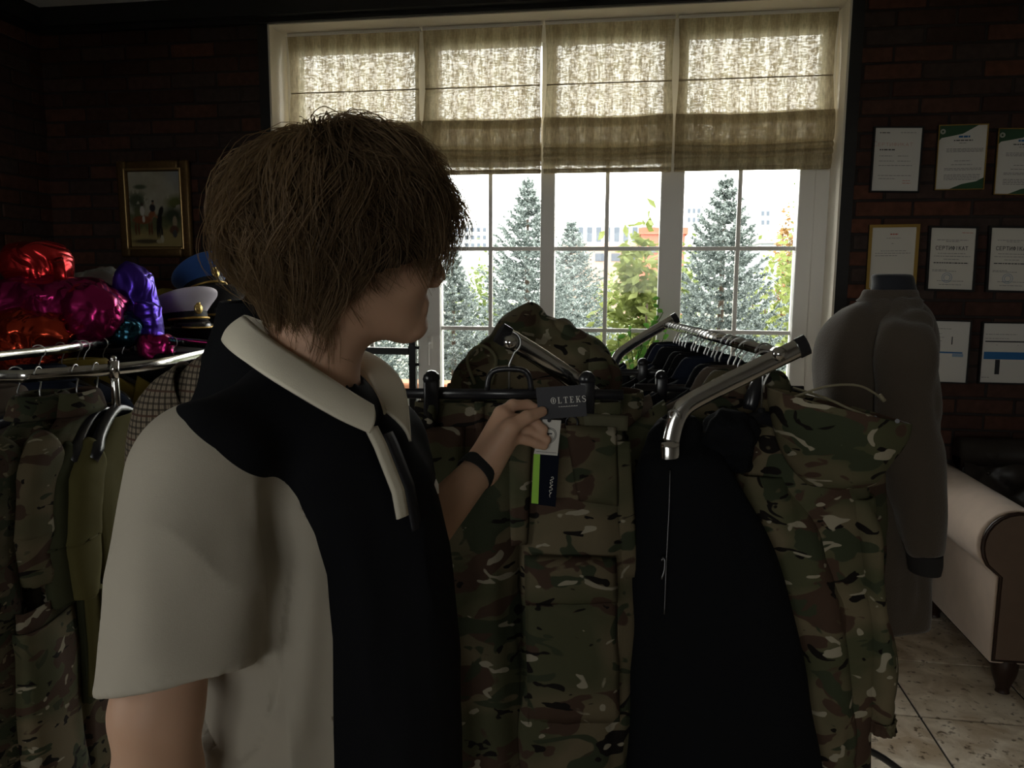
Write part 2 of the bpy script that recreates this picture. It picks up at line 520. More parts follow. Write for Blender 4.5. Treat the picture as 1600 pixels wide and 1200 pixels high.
# walls with bricks as pieces
BL, BH, BJ = .245, .065, .012
def brick_run(wall, origin, along, normal, length, z0, z1, holes, shown):
    """lay bricks; those inside `shown` (s0,s1,z0,z1) become pieces, the rest one joined piece"""
    rest = MB(); k = 0; protos = {}
    row = 0; z = z0
    while z + BH <= z1:
        s = -(BL + BJ) / 2 if row % 2 else 0.0
        while s < length:
            a, b = max(s, 0), min(s + BL, length)
            for (h0, h1, hz0, hz1) in holes:
                if z + BH > hz0 and z < hz1:
                    if a < h0 < b: b = h0
                    elif a < h1 < b: a = h1
                    elif a >= h0 and b <= h1: b = a
            if b - a > .03:
                w = round(b - a, 3); pr = random.uniform(.004, .011)
                M = Matrix((( along.x, normal.x, 0, 0), (along.y, normal.y, 0, 0), (0, 0, 1, 0), (0, 0, 0, 1)))
                org = origin + along * a + ZUP * z
                if any(q[0] < b and q[1] > a and q[2] < z + BH and q[3] > z for q in shown):
                    if w in protos:
                        o = protos[w].copy(); COL.objects.link(o)
                    else:
                        o = MB().bbox((0, -.02, 0), (w, 0, BH), .004).build('brick', M_BRICK); o.parent = wall; protos[w] = o
                    o.matrix_basis = Matrix.Translation(org + normal * pr) @ M @ Matrix.Rotation(random.uniform(-.006, .006), 4, 'Y')
                    k += 1
                else:
                    rest.box((0, -.02, 0), (w, pr, BH), Matrix.Translation(org) @ M)
            s += BL + BJ
        z += BH + BJ; row += 1
    if rest.V:
        r = rest.build('brick_courses', M_BRICK, wall); r['kind'] = 'stuff'
    return k

mb = MB()
mb.box((XL - .3, WY, 0), (OX0 - .001, WY + .40, ZC)).box((OX1 + .001, WY, 0), (XR + .3, WY + .40, ZC))
mb.box((OX0 - .001, WY, OZ1 + .001), (OX1 + .001, WY + .40, ZC)).box((OX0 - .001, WY, 0), (OX1 + .001, WY + .40, OZ0 - .001))
wall_back = struct(mb.build('wall_back', M_MORTAR))
brick_run(wall_back, Vector((XL, WY, 0)), Vector((1, 0, 0)), Vector((0, -1, 0)), XR - XL, .12, ZC - .10,
          [(OX0 - XL - .02, OX1 - XL + .02, 0, OZ1 + .2)], [(.0, OX0 - XL, 1.28, 2.9), (OX1 - XL, OX1 - XL + .98, .75, 2.9)])
y0, y1, z0, z1 = SIDE
wall_left = struct(MB().box((XL - .3, YB - .3, 0), (XL, y0, ZC)).box((XL - .3, y1, 0), (XL, WY, ZC)).box((XL - .3, y0, 0), (XL, y1, z0)).box((XL - .3, y0, z1), (XL, y1, ZC)).build('wall_left', M_MORTAR))
brick_run(wall_left, Vector((XL, YB, 0)), Vector((0, 1, 0)), Vector((1, 0, 0)), WY - YB, .12, ZC - .10, [(y0 - YB, y1 - YB, z0, z1)], [(6.1, 6.9, 1.28, 2.9)])
struct(MB().box((XR, YB - .3, 0), (XR + .3, WY, ZC)).build('wall_right', M_GREY))
x0, x1, z0, z1 = REAR
struct(MB().box((XL - .3, YB - .3, 0), (x0, YB, ZC)).box((x1, YB - .3, 0), (XR + .3, YB, ZC)).box((x0, YB - .3, 0), (x1, YB, z0)).box((x0, YB - .3, z1), (x1, YB, ZC)).build('wall_front', M_GREY))

# dark cornice under the ceiling, baseboard
struct(MB().box((XL, WY - .07, ZC - .095), (XR, WY, ZC)).box((XL, WY - .035, ZC - .12), (XR, WY, ZC - .095)).build('trim_1', M_DARKTRIM))
struct(MB().box((XL, YB, ZC - .095), (XL + .07, WY - .07, ZC)).box((XL, YB, ZC - .12), (XL + .035, WY - .035, ZC - .095)).build('trim_2', M_DARKTRIM))
struct(MB().bbox((XL, WY - .03, 0), (XR, WY, .11), .004).build('baseboard_back', M_DARKTRIM))
struct(MB().bbox((XL, YB, 0), (XL + .03, WY - .03, .11), .004).build('baseboard_left', M_DARKTRIM))
# white reveal lining and black edging strip round the opening
RV = WY + .24
lin = MB()
lin.box((OX0 - .004, WY - .012, OZ0), (OX0 + .006, RV, OZ1)).box((OX1 - .006, WY - .012, OZ0), (OX1 + .004, RV, OZ1)).box((OX0 - .004, WY - .012, OZ1 - .006), (OX1 + .004, RV, OZ1 + .004))
struct(lin.build('trim_3', M_PLASTER))
ed = MB()
ed.box((OX0 - .06, WY - .011, OZ0 - .1), (OX0 - .004, WY, OZ1 + .02)).box((OX1 + .004, WY - .011, OZ0 - .1), (OX1 + .06, WY, OZ1 + .02))
struct(ed.build('trim_4', M_DARKTRIM))
struct(MB().bbox((OX0 - .06, WY - .14, OZ0 - .035), (OX1 + .06, RV + .02, OZ0), .006).build('trim_5', M_PVC))

# ---------------------------------------------------------------- the window
def glass_material():
    m, nt, b = new_mat('window_glass')
    nt.nodes.remove(b)
    tr = nd(nt, 'ShaderNodeBsdfTransparent'); tr.inputs[0].default_value = (.97, .985, .98, 1)
    gl = nd(nt, 'ShaderNodeBsdfGlossy'); gl.inputs['Roughness'].default_value = .02
    fr = nd(nt, 'ShaderNodeFresnel'); fr.inputs[0].default_value = 1.2
    mx = nd(nt, 'ShaderNodeMixShader')
    nt.links.new(fr.outputs[0], mx.inputs[0]); nt.links.new(tr.outputs[0], mx.inputs[1]); nt.links.new(gl.outputs[0], mx.inputs[2])
    nt.links.new(mx.outputs[0], nt.nodes['Material Output'].inputs[0])
    return m
M_GLASS = glass_material()
GY = 4.12                                    # plane of the glass
win = struct(thing('window_1', None, None, (-.47, GY, OZ0)))
F0, F1 = GY - .035, GY + .04
ZB = OZ0 + .09
mb = MB()
mb.bbox((OX0, F0, OZ0), (OX0 + .075, F1, OZ1), .004).bbox((OX1 - .075, F0, OZ0), (OX1, F1, OZ1), .004)
mb.bbox((OX0 + .075, F0, OZ0), (OX1 - .075, F1, OZ0 + .07), .004).bbox((OX0 + .075, F0, OZ1 - .09), (OX1 - .075, F1, OZ1), .004)
mb.build('frame', M_PVC, win)
MB().bbox((OX0 + .075, F0 + .002, 2.21), (OX1 - .075, F1, 2.29), .004).build('transom', M_PVC, win)
MULL = [(-1.172, -1.046), (-.50, -.425), (.119, .237)]
for a, b in MULL:
    MB().bbox((a, F0 - (.012 if b - a > .1 else 0), OZ0 + .07), (b, F1, OZ1 - .09), .005).build('mullion', M_PVC, win)
GLX = [(OX0 + .17, -1.172), (-1.046, -.50), (-.425, .119), (.237, .795)]
SASHX = [(OX0 + .075, -1.172), None, None, (.237, OX1 - .075)]
for k, (a, b) in enumerate(GLX):
    sash = SASHX[k]
    zt = 2.21
    if sash:
        # opening casement: rails round the glass
        mb = MB()
        zt = 2.154
        if k == 0: mb.bbox((sash[0], F0 - .014, OZ0 + .07), (a, F1, 2.21), .005)
        else: mb.bbox((b, F0 - .014, OZ0 + .07), (sash[1], F1, 2.21), .005)
        mb.bbox((a, F0 - .014, zt), (b, F1, 2.21), .004).bbox((a, F0 - .014, OZ0 + .07), (b, F1, OZ0 + .15), .004)
        mb.build('casement', M_PVC, win)
    zb = OZ0 + (.15 if sash else .07)
    MB().box((a - .01, GY - .004, zb - .01), (b + .01, GY + .004, zt + .01)).build('pane', M_GLASS, win)
    if k == 0 or k == 3:
        MB().box((sash[0], GY - .004, 2.285), (sash[1], GY + .004, 2.80)).build('pane', M_GLASS, win)
    else:
        MB().box((a - .01, GY - .004, 2.285), (b + .01, GY + .004, 2.80)).build('pane', M_GLASS, win)
    mid = (a + b) / 2
    bars = MB(); hw = .0105
    bars.bbox((mid - hw, GY - .011, zb), (mid + hw, GY + .011, zt), .003)
    bars.build('muntin', M_PVC, win)
    for z in (1.75, 1.32):
        MB().bbox((a, GY - .0105, z - hw), (b, GY + .0105, z + hw), .003).build('muntin', M_PVC, win)
# espagnolette handles
for hx, hz in ((-1.10, 1.24), (.18, 1.24)):
    h = MB().bbox((hx - .014, F0 - .03, hz - .035), (hx + .014, F0 - .012, hz + .035), .004)
    h.tube(smooth_path([(hx, F0 - .03, hz), (hx, F0 - .055, hz), (hx, F0 - .06, hz - .02), (hx, F0 - .06, hz - .12)], 10), .008, 8)
    h.build('handle', M_PVC, win, True)
struct(win)

# assumed window out of view in the left wall, added as extra daylight
y0, y1, z0, z1 = SIDE; ym = (y0 + y1) / 2
w2 = struct(thing('window_2_added', None, None, (XL - .15, ym, z0)))
mb = MB()
for a, b in ((y0, y0 + .07), (y1 - .07, y1), (ym - .04, ym + .04)): mb.bbox((XL - .19, a, z0), (XL - .11, b, z1), .004)
mb.bbox((XL - .19, y0, z0), (XL - .11, y1, z0 + .07), .004).bbox((XL - .19, y0, z1 - .07), (XL - .11, y1, z1), .004)
mb.build('frame', M_PVC, w2)
for a, b in ((y0 + .06, ym - .03), (ym + .03, y1 - .06)):
    MB().box((XL - .154, a, z0 + .06), (XL - .146, b, z1 - .06)).build('pane', M_GLASS, w2)

# another added window, unseen in the wall behind, for more frontal daylight
x0, x1, z0, z1 = REAR; xm = (x0 + x1) / 2
w3 = struct(thing('window_3_added', None, None, (xm, YB - .15, z0)))
mb = MB()
for a, b in ((x0, x0 + .07), (x1 - .07, x1), (xm - .04, xm + .04)): mb.bbox((a, YB - .19, z0), (b, YB - .11, z1), .004)
mb.bbox((x0, YB - .19, z0), (x1, YB - .11, z0 + .07), .004).bbox((x0, YB - .19, z1 - .07), (x1, YB - .11, z1), .004)
mb.build('frame', M_PVC, w3)
for a, b in ((x0 + .06, xm - .03), (xm + .03, x1 - .06)):
    MB().box((a, YB - .154, z0 + .06), (b, YB - .146, z1 - .06)).build('pane', M_GLASS, w3)

# ---------------------------------------------------------------- roman blinds
def blind_material():
    m, nt, b = new_mat('striped_linen')
    nt.nodes.remove(b)
    ge = nd(nt, 'ShaderNodeNewGeometry'); sp = nd(nt, 'ShaderNodeSeparateXYZ'); nt.links.new(ge.outputs['Position'], sp.inputs[0])
    mu = nd(nt, 'ShaderNodeMath', operation='MULTIPLY'); mu.inputs[1].default_value = 2 * math.pi / .088
    nt.links.new(sp.outputs[0], mu.inputs[0])
    si = nd(nt, 'ShaderNodeMath', operation='SINE'); nt.links.new(mu.outputs[0], si.inputs[0])
    st = nd(nt, 'ShaderNodeMapRange'); st.inputs[1].default_value = -.25; st.inputs[2].default_value = .25; nt.links.new(si.outputs[0], st.inputs[0])
    mp = nd(nt, 'ShaderNodeMapping'); mp.inputs['Scale'].default_value = (120, 40, 22); nt.links.new(ge.outputs['Position'], mp.inputs[0])
    n1 = nd(nt, 'ShaderNodeTexNoise'); setin(n1, Scale=1.0, Detail=4.0, Roughness=.7, Distortion=.4); nt.links.new(mp.outputs[0], n1.inputs['Vector'])
    mp2 = nd(nt, 'ShaderNodeMapping'); mp2.inputs['Scale'].default_value = (45, 45, 170); nt.links.new(ge.outputs['Position'], mp2.inputs[0])
    n2 = nd(nt, 'ShaderNodeTexNoise'); setin(n2, Scale=1.0, Detail=2.0); nt.links.new(mp2.outputs[0], n2.inputs['Vector'])
    mul = nd(nt, 'ShaderNodeMath', operation='MULTIPLY'); nt.links.new(n1.outputs[0], mul.inputs[0]); nt.links.new(n2.outputs[0], mul.inputs[1])
    open_ = nd(nt, 'ShaderNodeMapRange'); open_.inputs[1].default_value = .19; open_.inputs[2].default_value = .33; open_.inputs[3].default_value = .0; open_.inputs[4].default_value = .11
    nt.links.new(mul.outputs[0], open_.inputs[0])
    # stripes are woven closer
    sub = nd(nt, 'ShaderNodeMath', operation='MULTIPLY'); 
    sr = nd(nt, 'ShaderNodeMapRange'); sr.inputs[3].default_value = 1.0; sr.inputs[4].default_value = .72; nt.links.new(st.outputs[0], sr.inputs[0])
    nt.links.new(open_.outputs[0], sub.inputs[0]); nt.links.new(sr.outputs[0], sub.inputs[1])
    col = nd(nt, 'ShaderNodeMix', data_type='RGBA'); col.inputs[6].default_value = (.56, .49, .33, 1); col.inputs[7].default_value = (.45, .375, .245, 1)
    nt.links.new(st.outputs[0], col.inputs[0])
    slub = nd(nt, 'ShaderNodeMapRange'); slub.inputs[1].default_value = .3; slub.inputs[2].default_value = .7; slub.inputs[3].default_value = .62; slub.inputs[4].default_value = 1.25
    nt.links.new(n1.outputs[0], slub.inputs[0])
    cm = nd(nt, 'ShaderNodeVectorMath', operation='SCALE'); nt.links.new(col.outputs[2], cm.inputs[0]); nt.links.new(slub.outputs[0], cm.inputs['Scale'])
    df = nd(nt, 'ShaderNodeBsdfDiffuse'); tl = nd(nt, 'ShaderNodeBsdfTranslucent'); tr = nd(nt, 'ShaderNodeBsdfTransparent')
    nt.links.new(cm.outputs[0], df.inputs[0]); nt.links.new(cm.outputs[0], tl.inputs[0])
    m1 = nd(nt, 'ShaderNodeMixShader'); m1.inputs[0].default_value = .33; nt.links.new(df.outputs[0], m1.inputs[1]); nt.links.new(tl.outputs[0], m1.inputs[2])
    m2 = nd(nt, 'ShaderNodeMixShader'); nt.links.new(sub.outputs[0], m2.inputs[0]); nt.links.new(m1.outputs[0], m2.inputs[1]); nt.links.new(tr.outputs[0], m2.inputs[2])
    nt.links.new(m2.outputs[0], nt.nodes['Material Output'].inputs[0])
    return m
M_LINEN = blind_material()
BX = [PY(447, 130, 4.03).x + .008, PY(659, 130, 4.03).x, PY(849, 130, 4.03).x, PY(1055, 130, 4.03).x, PY(1307, 130, 4.03).x]
BY = 4.03
WHICH = ['leftmost striped linen roman blind, beside the left window reveal', 'striped linen roman blind second from the left in the window',
         'striped linen roman blind third from the left in the window', 'rightmost striped linen roman blind, beside the right window reveal']
ZTOP = 2.86
for k in range(4):
    xa, xb = BX[k] + .007, BX[k + 1] - .007
    t = thing('roman_blind', WHICH[k], 'blind', ((xa + xb) / 2, BY, ZTOP), 'roman blinds in the window')
    # sheet: falls flat, then a bellied fold and a stack of pleats; edges pull in a little
    prof = [(0, ZTOP), (0, 2.75), (.004, 2.70), (-.002, 2.62), (0, 2.575), (.006, 2.56), (-.004, 2.53), (-.012, 2.45), (-.018, 2.39), (-.022, 2.355)]
    prof2 = [(-.030, 2.40), (-.046, 2.37), (-.052, 2.32), (-.048, 2.27), (-.03, 2.255), (-.036, 2.25), (-.05, 2.238), (-.036, 2.228), (-.028, 2.222), (-.046, 2.205), (-.034, 2.195), (-.024, 2.19), (-.03, 2.165), (-.022, 2.142)]
    nx = 26
    def sheet(P, n, sag):
        P = cat(P, n); V = []; F = []
        for i in range(n):
            for j in range(nx + 1):
                s = j / nx
                e = (2 * s - 1)
                ins = (.010 * math.sin(math.pi * min(1, max(0, (ZTOP - P[i, 1]) / .47))) ) * (1 if e > 0 else -1) * abs(e) ** 8
                bow = .006 * math.sin(9 * s + k) + .004 * math.sin(23 * s + 2 * k)
                V.append((xa + (xb - xa) * s - ins, BY + P[i, 0] + bow * min(1, (ZTOP - P[i, 1]) * 2), P[i, 1] - sag * (1 - e * e) + .003 * math.sin(5 * s + k)))
        for i in range(n - 1):
            for j in range(nx):
                a = i * (nx + 1) + j; F.append((a, a + 1, a + nx + 2, a + nx + 1))
        return V, F
    V, F = sheet(prof, 40, 0); mk('fabric', V, F, M_LINEN, t)
    V, F = sheet(prof2, 60, .004); mk('fold_stack', V, F, M_LINEN, t)
    for dy in (.012,): V, F = sheet([(dy, 2.415), (dy, 2.33), (dy - .004, 2.25), (dy, 2.185), (dy - .006, 2.168)], 14, .002); mk('folded_layer', V, F, M_LINEN, t)
    MB().tube([(xa + .01, BY + .004, 2.568), (xb - .01, BY + .004, 2.568)], .0035, 6).build('rod', mat('blind_rod', (.3, .24, .15), .6), t)
    MB().bbox((xa, BY - .022, 2.128), (xb, BY + .004, 2.150), .004).build('hem_bar', M_LINEN, t)
    MB().bbox((xa, BY - .006, ZTOP - .004), (xb, BY + .03, ZTOP + .012), .003).build('head_rail', M_PVC, t)
    MB().tube([(xb - .012, BY + .018, ZTOP), (xb - .012, BY + .018, 2.16)], .0015, 5).build('cord', M_PVC, t)
# ---------------------------------------------------------------- outside the window
GZ = -.55
ground = MB().box((-90, -40, GZ - .3), (90, 150, GZ)).build('ground', mat('yard_ground', (.2, .21, .16), .9, var=.3, vscale=1.5))
struct(ground)

def leaf_mat(name, c1, c2, tl=.45):
    m, nt, b = new_mat(name)
    ge = nd(nt, 'ShaderNodeNewGeometry'); mx = nd(nt, 'ShaderNodeMix', data_type='RGBA')
    mx.inputs[6].default_value = c4(c1); mx.inputs[7].default_value = c4(c2)
    nt.links.new(ge.outputs['Random Per Island'], mx.inputs[0]); nt.links.new(mx.outputs[2], b.inputs['Base Color'])
    setin(b, Roughness=.6); b.inputs['Specular IOR Level'].default_value = .3
    t = nd(nt, 'ShaderNodeBsdfTranslucent'); nt.links.new(mx.outputs[2], t.inputs[0])
    ms = nd(nt, 'ShaderNodeMixShader'); ms.inputs[0].default_value = tl
    nt.links.new(b.outputs[0], ms.inputs[1]); nt.links.new(t.outputs[0], ms.inputs[2])
    nt.links.new(ms.outputs[0], nt.nodes['Material Output'].inputs[0])
    return m
M_NEEDLE = leaf_mat('blue_spruce_needles', (.06, .085, .078), (.48, .54, .52), .2)
M_BARK = mat('bark', (.09, .065, .045), .9, var=.4, vscale=15)

def spruce_mesh(seed, H=3.5, base=1.15):
    r = np.random.default_rng(seed)
    segs = []        # twig segments (a, b, needle length)
    nw = 25
    for i in range(nw):
        f = i / (nw - 1)
        h = .12 + (H - .2) * f ** .92
        L = base * (1 - f) ** 1.0 + .035
        nb = int(7 + 5 * (1 - f))
        a0 = r.uniform(0, 7)
        for b in range(nb):
            az = a0 + 2 * math.pi * b / nb + r.uniform(-.2, .2)
            l = L * r.uniform(.78, 1.08)
            rise = .15 + .75 * f
            d = np.array([math.cos(az), math.sin(az), 0]); side = np.array([-d[1], d[0], 0])
            pts = [np.array([0, 0, h]) + d * l * t + np.array([0, 0, 1]) * l * (rise * t - .28 * math.sin(t * 3.0) * (1 - f) + .10 * t * t) for t in np.linspace(0, 1, 7)]
            for q in range(1, 7):
                if q > 1: segs.append((pts[q - 1], pts[q], .036))
                if q >= 2:
                    for s in (-1, 1):
                        tl = l * (.30 * (1 - q / 8)) + .05
                        e = pts[q] + (side * s * .75 + d * .6) * tl + np.array([0, 0, r.uniform(-.02, .06)])
                        segs.append((pts[q] * .85 + pts[q - 1] * .15, e, .034))
                        if tl > .16:
                            m_ = pts[q] * .5 + e * .5
                            for s2 in (-1, 1): segs.append((m_, m_ + (d * .8 + side * s2 * .5) * tl * .45, .034))
    segs.append((np.array([0, 0, H - .5]), np.array([0, 0, H + .05]), .035))
    S = np.array([np.concatenate([a, b]) for a, b, _ in segs]); NL = np.array([c for *_, c in segs])
    ax = S[:, 3:] - S[:, :3]; ln = np.linalg.norm(ax, axis=1)
    cnt = np.maximum(8, (ln * 260).astype(int))
    idx = np.repeat(np.arange(len(S)), cnt); n = len(idx)
    t = r.uniform(0, 1, n)[:, None]
    A = ax[idx] / ln[idx][:, None]
    o = S[idx, :3] + ax[idx] * t
    rd = r.normal(size=(n, 3)); rd -= A * (rd * A).sum(1, keepdims=True); rd /= np.linalg.norm(rd, axis=1, keepdims=True)
    dirn = rd * .9 + A * .65; dirn /= np.linalg.norm(dirn, axis=1, keepdims=True)
    wv = np.cross(dirn, r.normal(size=(n, 3))); wv /= np.linalg.norm(wv, axis=1, keepdims=True)
    L = NL[idx][:, None] * r.uniform(.7, 1.25, (n, 1))
    V = np.stack([o - wv * .010, o + wv * .010, o + dirn * L], 1).reshape(-1, 3)
    Q = np.arange(n * 3).reshape(-1, 3)
    return V, Q
SPRUCE = []
for sd in (3, 11):
    V, Q = spruce_mesh(sd)
    t = thing('spruce_tree', 'x', 'tree', (0, 0, 0), 'blue spruces outside the window')
    mkn('foliage', V, Q, M_NEEDLE, t, smooth=False)
    MB().tube([(0, 0, -.6), (0, 0, 1.2), (0, 0, 3.3)], [.07, .05, .012], 8).build('trunk', M_BARK, t, True)
    SPRUCE.append(t)
def place_spruce(k, px, top, d, half, label, rot, first=False):
    """px column of the stem, pixel row of its tip, distance, half width in px about 215 px below the tip"""
    t = SPRUCE[k] if first else copy_tree(SPRUCE[k])
    p = PX(px, top, d)
    H = p.z - GZ
    t.location = (p.x, p.y, GZ); t.rotation_euler = (0, 0, rot)
    t.scale = (half, half, H / 3.55)
    t['label'] = label
place_spruce(0, 825, 276, 9.0, .93, 'blue spruce with its tip just left of the narrow window mullion', .3, True)
place_spruce(1, 1135, 272, 6.6, .85, 'large full blue spruce filling the right-hand casement', 1.1, True)
place_spruce(1, 893, 343, 12.5, 1.0, 'smaller blue spruce just right of the narrow mullion, below the white building', 2.2)
place_spruce(0, 708, 386, 7.2, .62, 'low blue spruce showing beside the face of the person', 4.0)
place_spruce(0, 560, 330, 9.6, .85, 'blue spruce glimpsed under the chin of the person', 5.0)

def leaf_cloud(c, rad, n, size, r, lump=.35):
    c = np.array(c, float); rad = np.array(rad, float)
    nl = max(6, n // 60)
    cent = r.normal(size=(nl, 3)); cent /= np.linalg.norm(cent, axis=1, keepdims=True); cent *= r.uniform(.45, 1, (nl, 1))
    i = r.integers(0, nl, n)
    p = cent[i] + r.normal(size=(n, 3)) * lump * .5
    o = c + p * rad
    a = r.normal(size=(n, 3)); a[:, 2] = a[:, 2] * .6 - .3; a /= np.linalg.norm(a, axis=1, keepdims=True)
    b = np.cross(a, r.normal(size=(n, 3))); b /= np.linalg.norm(b, axis=1, keepdims=True)
    s = size * r.uniform(.6, 1.3, (n, 1)); up = np.cross(a, b)
    V = np.stack([o, o + a * s * .5 + b * s * .28 + up * s * .06, o + a * s, o + a * s * .5 - b * s * .28 + up * s * .06], 1).reshape(-1, 3)
    return V, np.arange(n * 4).reshape(-1, 4)
M_LIME = leaf_mat('yellow_green_leaves', (.15, .19, .045), (.30, .345, .115), .4)
M_LEAF = leaf_mat('mid_green_leaves', (.10, .14, .04), (.23, .285, .10), .4)
M_AUT = leaf_mat('orange_leaves', (.26, .13, .045), (.30, .21, .085), .3)
def shrub(name, label, c, w, ztop, n, size, m, seed, catg='shrub'):
    r = np.random.default_rng(seed)
    t = thing(name, label, catg, (c.x, c.y, GZ))
    hh = (ztop - GZ) / 2
    V, Q = leaf_cloud((c.x, c.y, GZ + hh * 1.12), (w, w * .8, hh * .9), n, size, r)
    mkn('foliage', V, Q, m, t, smooth=False)
    mb = MB()
    for k in range(7):
        q = r.uniform(0, 7); e = Vector((c.x + w * .7 * math.cos(q), c.y + w * .5 * math.sin(q), GZ + hh * r.uniform(1.1, 1.8)))
        b0 = Vector((c.x + .05 * math.cos(q), c.y + .05 * math.sin(q), GZ))
        mb.tube([b0, b0.lerp(e, .5) + ZUP * .1, e], [.022, .015, .006], 6)
    mb.build('stems', M_BARK, t, True)
c = PX(992, 470, 5.2); shrub('leafy_shrub', 'bright yellow-green leafy shrub left of the right-hand casement', c, .30, PX(992, 398, 5.2).z, 3600, .085, M_LIME, 4)
c = PX(1222, 470, 9.0); shrub('leafy_shrub', 'lime-green shrub behind the right side of the large spruce', c, .55, PX(1222, 396, 9).z, 2600, .10, M_LIME, 5)
c = PX(742, 450, 11.0); shrub('leafy_shrub', 'lime-green shrub between the two left-hand spruces', c, .55, PX(742, 418, 11).z, 2600, .10, M_LEAF, 6)
c = PX(948, 470, 15.5); shrub('leafy_shrub', 'yellow-green shrub low behind the smaller spruce', c, .62, PX(948, 425, 15.5).z, 1800, .09, M_LEAF, 8)
c = PX(1078, 470, 11.0); shrub('leafy_shrub', 'yellow-green shrub behind the left side of the large spruce', c, .5, PX(1078, 402, 11).z, 1800, .1, M_LEAF, 9)
c = PX(1228, 400, 24.0); shrub('autumn_tree', 'orange-leaved tree above the grey roof at far right', c, .38, PX(1228, 330, 24).z, 900, .16, M_AUT, 10, 'tree')
c = PX(1248, 400, 20.0); shrub('leafy_tree', 'tall thin green tree at the right edge of the glass', c, .35, PX(1248, 285, 20).z, 1200, .14, M_LEAF, 12, 'tree')

M_BW = mat('white_facade', (.80, .80, .80), .8, var=.04, vscale=.3)
M_BP = mat('pale_facade', (.66, .68, .70), .8)
M_BK = mat('pinkish_brick_facade', (.44, .32, .26), .8, var=.1, vscale=2)
M_RED = mat('red_brick_facade', (.38, .11, .07), .8, var=.15, vscale=3)
M_DW = mat('far_window_glass', (.07, .09, .12), .15)
M_ROOF = mat('pale_sheet_roof', (.75, .76, .78), .6)
M_GROOF = mat('grey_sheet_roof', (.34, .37, .41), .6)
def building(name, label, px0, px1, top, d, m, depth=8, rows=None, roof=None, parapet=True):
    a, b = PX(px0, top, d), PX(px1, top, d)
    y = (a.y + b.y) / 2; zt = (a.z + b.z) / 2
    t = thing(name, label, 'building', ((a.x + b.x) / 2, y, GZ))
    MB().box((a.x, y, GZ), (b.x, y + depth, zt)).build('wall', m, t)
    if roof == 'gable':
        h = (b.x - a.x) * .16
        V = [(a.x - .4, y - .4, zt), (b.x + .4, y - .4, zt), (b.x + .4, y + depth, zt), (a.x - .4, y + depth, zt), (a.x - .4, y + depth / 2, zt + h), (b.x + .4, y + depth / 2, zt + h)]
        mk('roof', V, [(0, 1, 5, 4), (2, 3, 4, 5), (0, 4, 3), (1, 2, 5), (3, 2, 1, 0)], M_ROOF, t, False)
    else:
        MB().box((a.x - .15, y - .15, zt), (b.x + .15, y + depth, zt + .35)).build('parapet', m if roof is None else roof, t)
    for (p0, p1, q0, q1, n) in rows or []:
        for k in range(n):
            f0 = p0 + (p1 - p0) * (k + .2) / n; f1 = p0 + (p1 - p0) * (k + .75) / n
            A, B = PY(f0, q0, y), PY(f1, q1, y)
            MB().box((A.x, y - .06, B.z), (B.x, y + .05, A.z)).build('window', M_DW, t)
building('office_building', 'long white office building with a row of tall dark windows', 878, 1030, 346, 62, M_BW, 14, [(886, 1028, 355, 378, 10)])
building('office_building', 'pinkish two-storey building below the white office building', 880, 1005, 389, 46, M_BK, 8, [(900, 1000, 396, 408, 4)])
building('brick_building', 'red brick building beside the right mullion', 1002, 1070, 366, 42, M_RED, 8, [(1010, 1062, 385, 395, 2)])
building('apartment_block', 'pale apartment block far behind the bangs of the person', 722, 764, 350, 95, M_BP, 14, [(725, 762, 356, 362, 4), (725, 762, 368, 374, 4), (725, 762, 380, 386, 4)])
building('apartment_block', 'pale apartment tower at far left of the glass', 690, 716, 356, 105, M_BP, 14, [(692, 714, 362, 368, 3), (692, 714, 374, 380, 3)])
building('apartment_block', 'faint pale tower above the red brick building', 1070, 1098, 318, 110, M_BP, 14, [(1073, 1096, 326, 333, 3), (1073, 1096, 340, 347, 3)])
building('apartment_block', 'faint pale tower behind the right flank of the large spruce', 1186, 1206, 322, 110, M_BP, 14, [(1188, 1204, 330, 337, 2), (1188, 1204, 344, 351, 2)])
building('shed', 'low shed with a white gable roof beside the left spruces', 716, 800, 418, 22, M_BP, 5, None, 'gable')
building('shed', 'low flat-roofed shed with grey sheet roof at far right', 1190, 1290, 380, 26, M_GROOF, 6, None, M_ROOF)
# terracotta flower bed edging seen below the chin
fb = PX(622, 598, 6.3)
tag(MB().bbox((fb.x - .5, fb.y, GZ), (fb.x + .5, fb.y + .25, fb.z), .02).build('planter_box', mat('terracotta', (.3, .12, .06), .8)), 'terracotta planter box below the spruce, left of the black stand', 'planter')
# ---------------------------------------------------------------- shared builders: hangers and hung clothes
M_CHROME = mat('chrome', (.62, .61, .60), .16, 1.0)
M_BLKPL = mat('black_plastic', (.012, .012, .015), .28, spec=.5)
M_STEEL = mat('steel_wire', (.45, .45, .45), .3, 1.0)
M_BLACKCLOTH = mat('black_cloth', (.006, .0065, .008), .9, spec=.1, bump=.15, bscale=300)
M_NAVYCLOTH = mat('navy_cloth', (.012, .016, .030), .9, spec=.1)
M_BROWNCLOTH = mat('brown_cloth', (.075, .058, .045), .9, spec=.1, var=.15, vscale=30)
M_OLIVE = mat('olive_cloth', (.085, .075, .028), .9, spec=.1, var=.08, vscale=40)
M_DKGREEN = mat('dark_green_cloth', (.045, .048, .026), .9, spec=.1, var=.08, vscale=40)
M_CAMO = camo('field_camouflage', 1.0, 1.0)
M_CAMO2 = camo('field_camouflage_fine', 1.25, 1.0, 4.0)
M_CAMOD = camo('dark_leaf_camouflage', 1.9, .75, 9.0, dict(tan=(.09, .075, .045), cream=(.17, .14, .09), olive=(.05, .05, .028)))

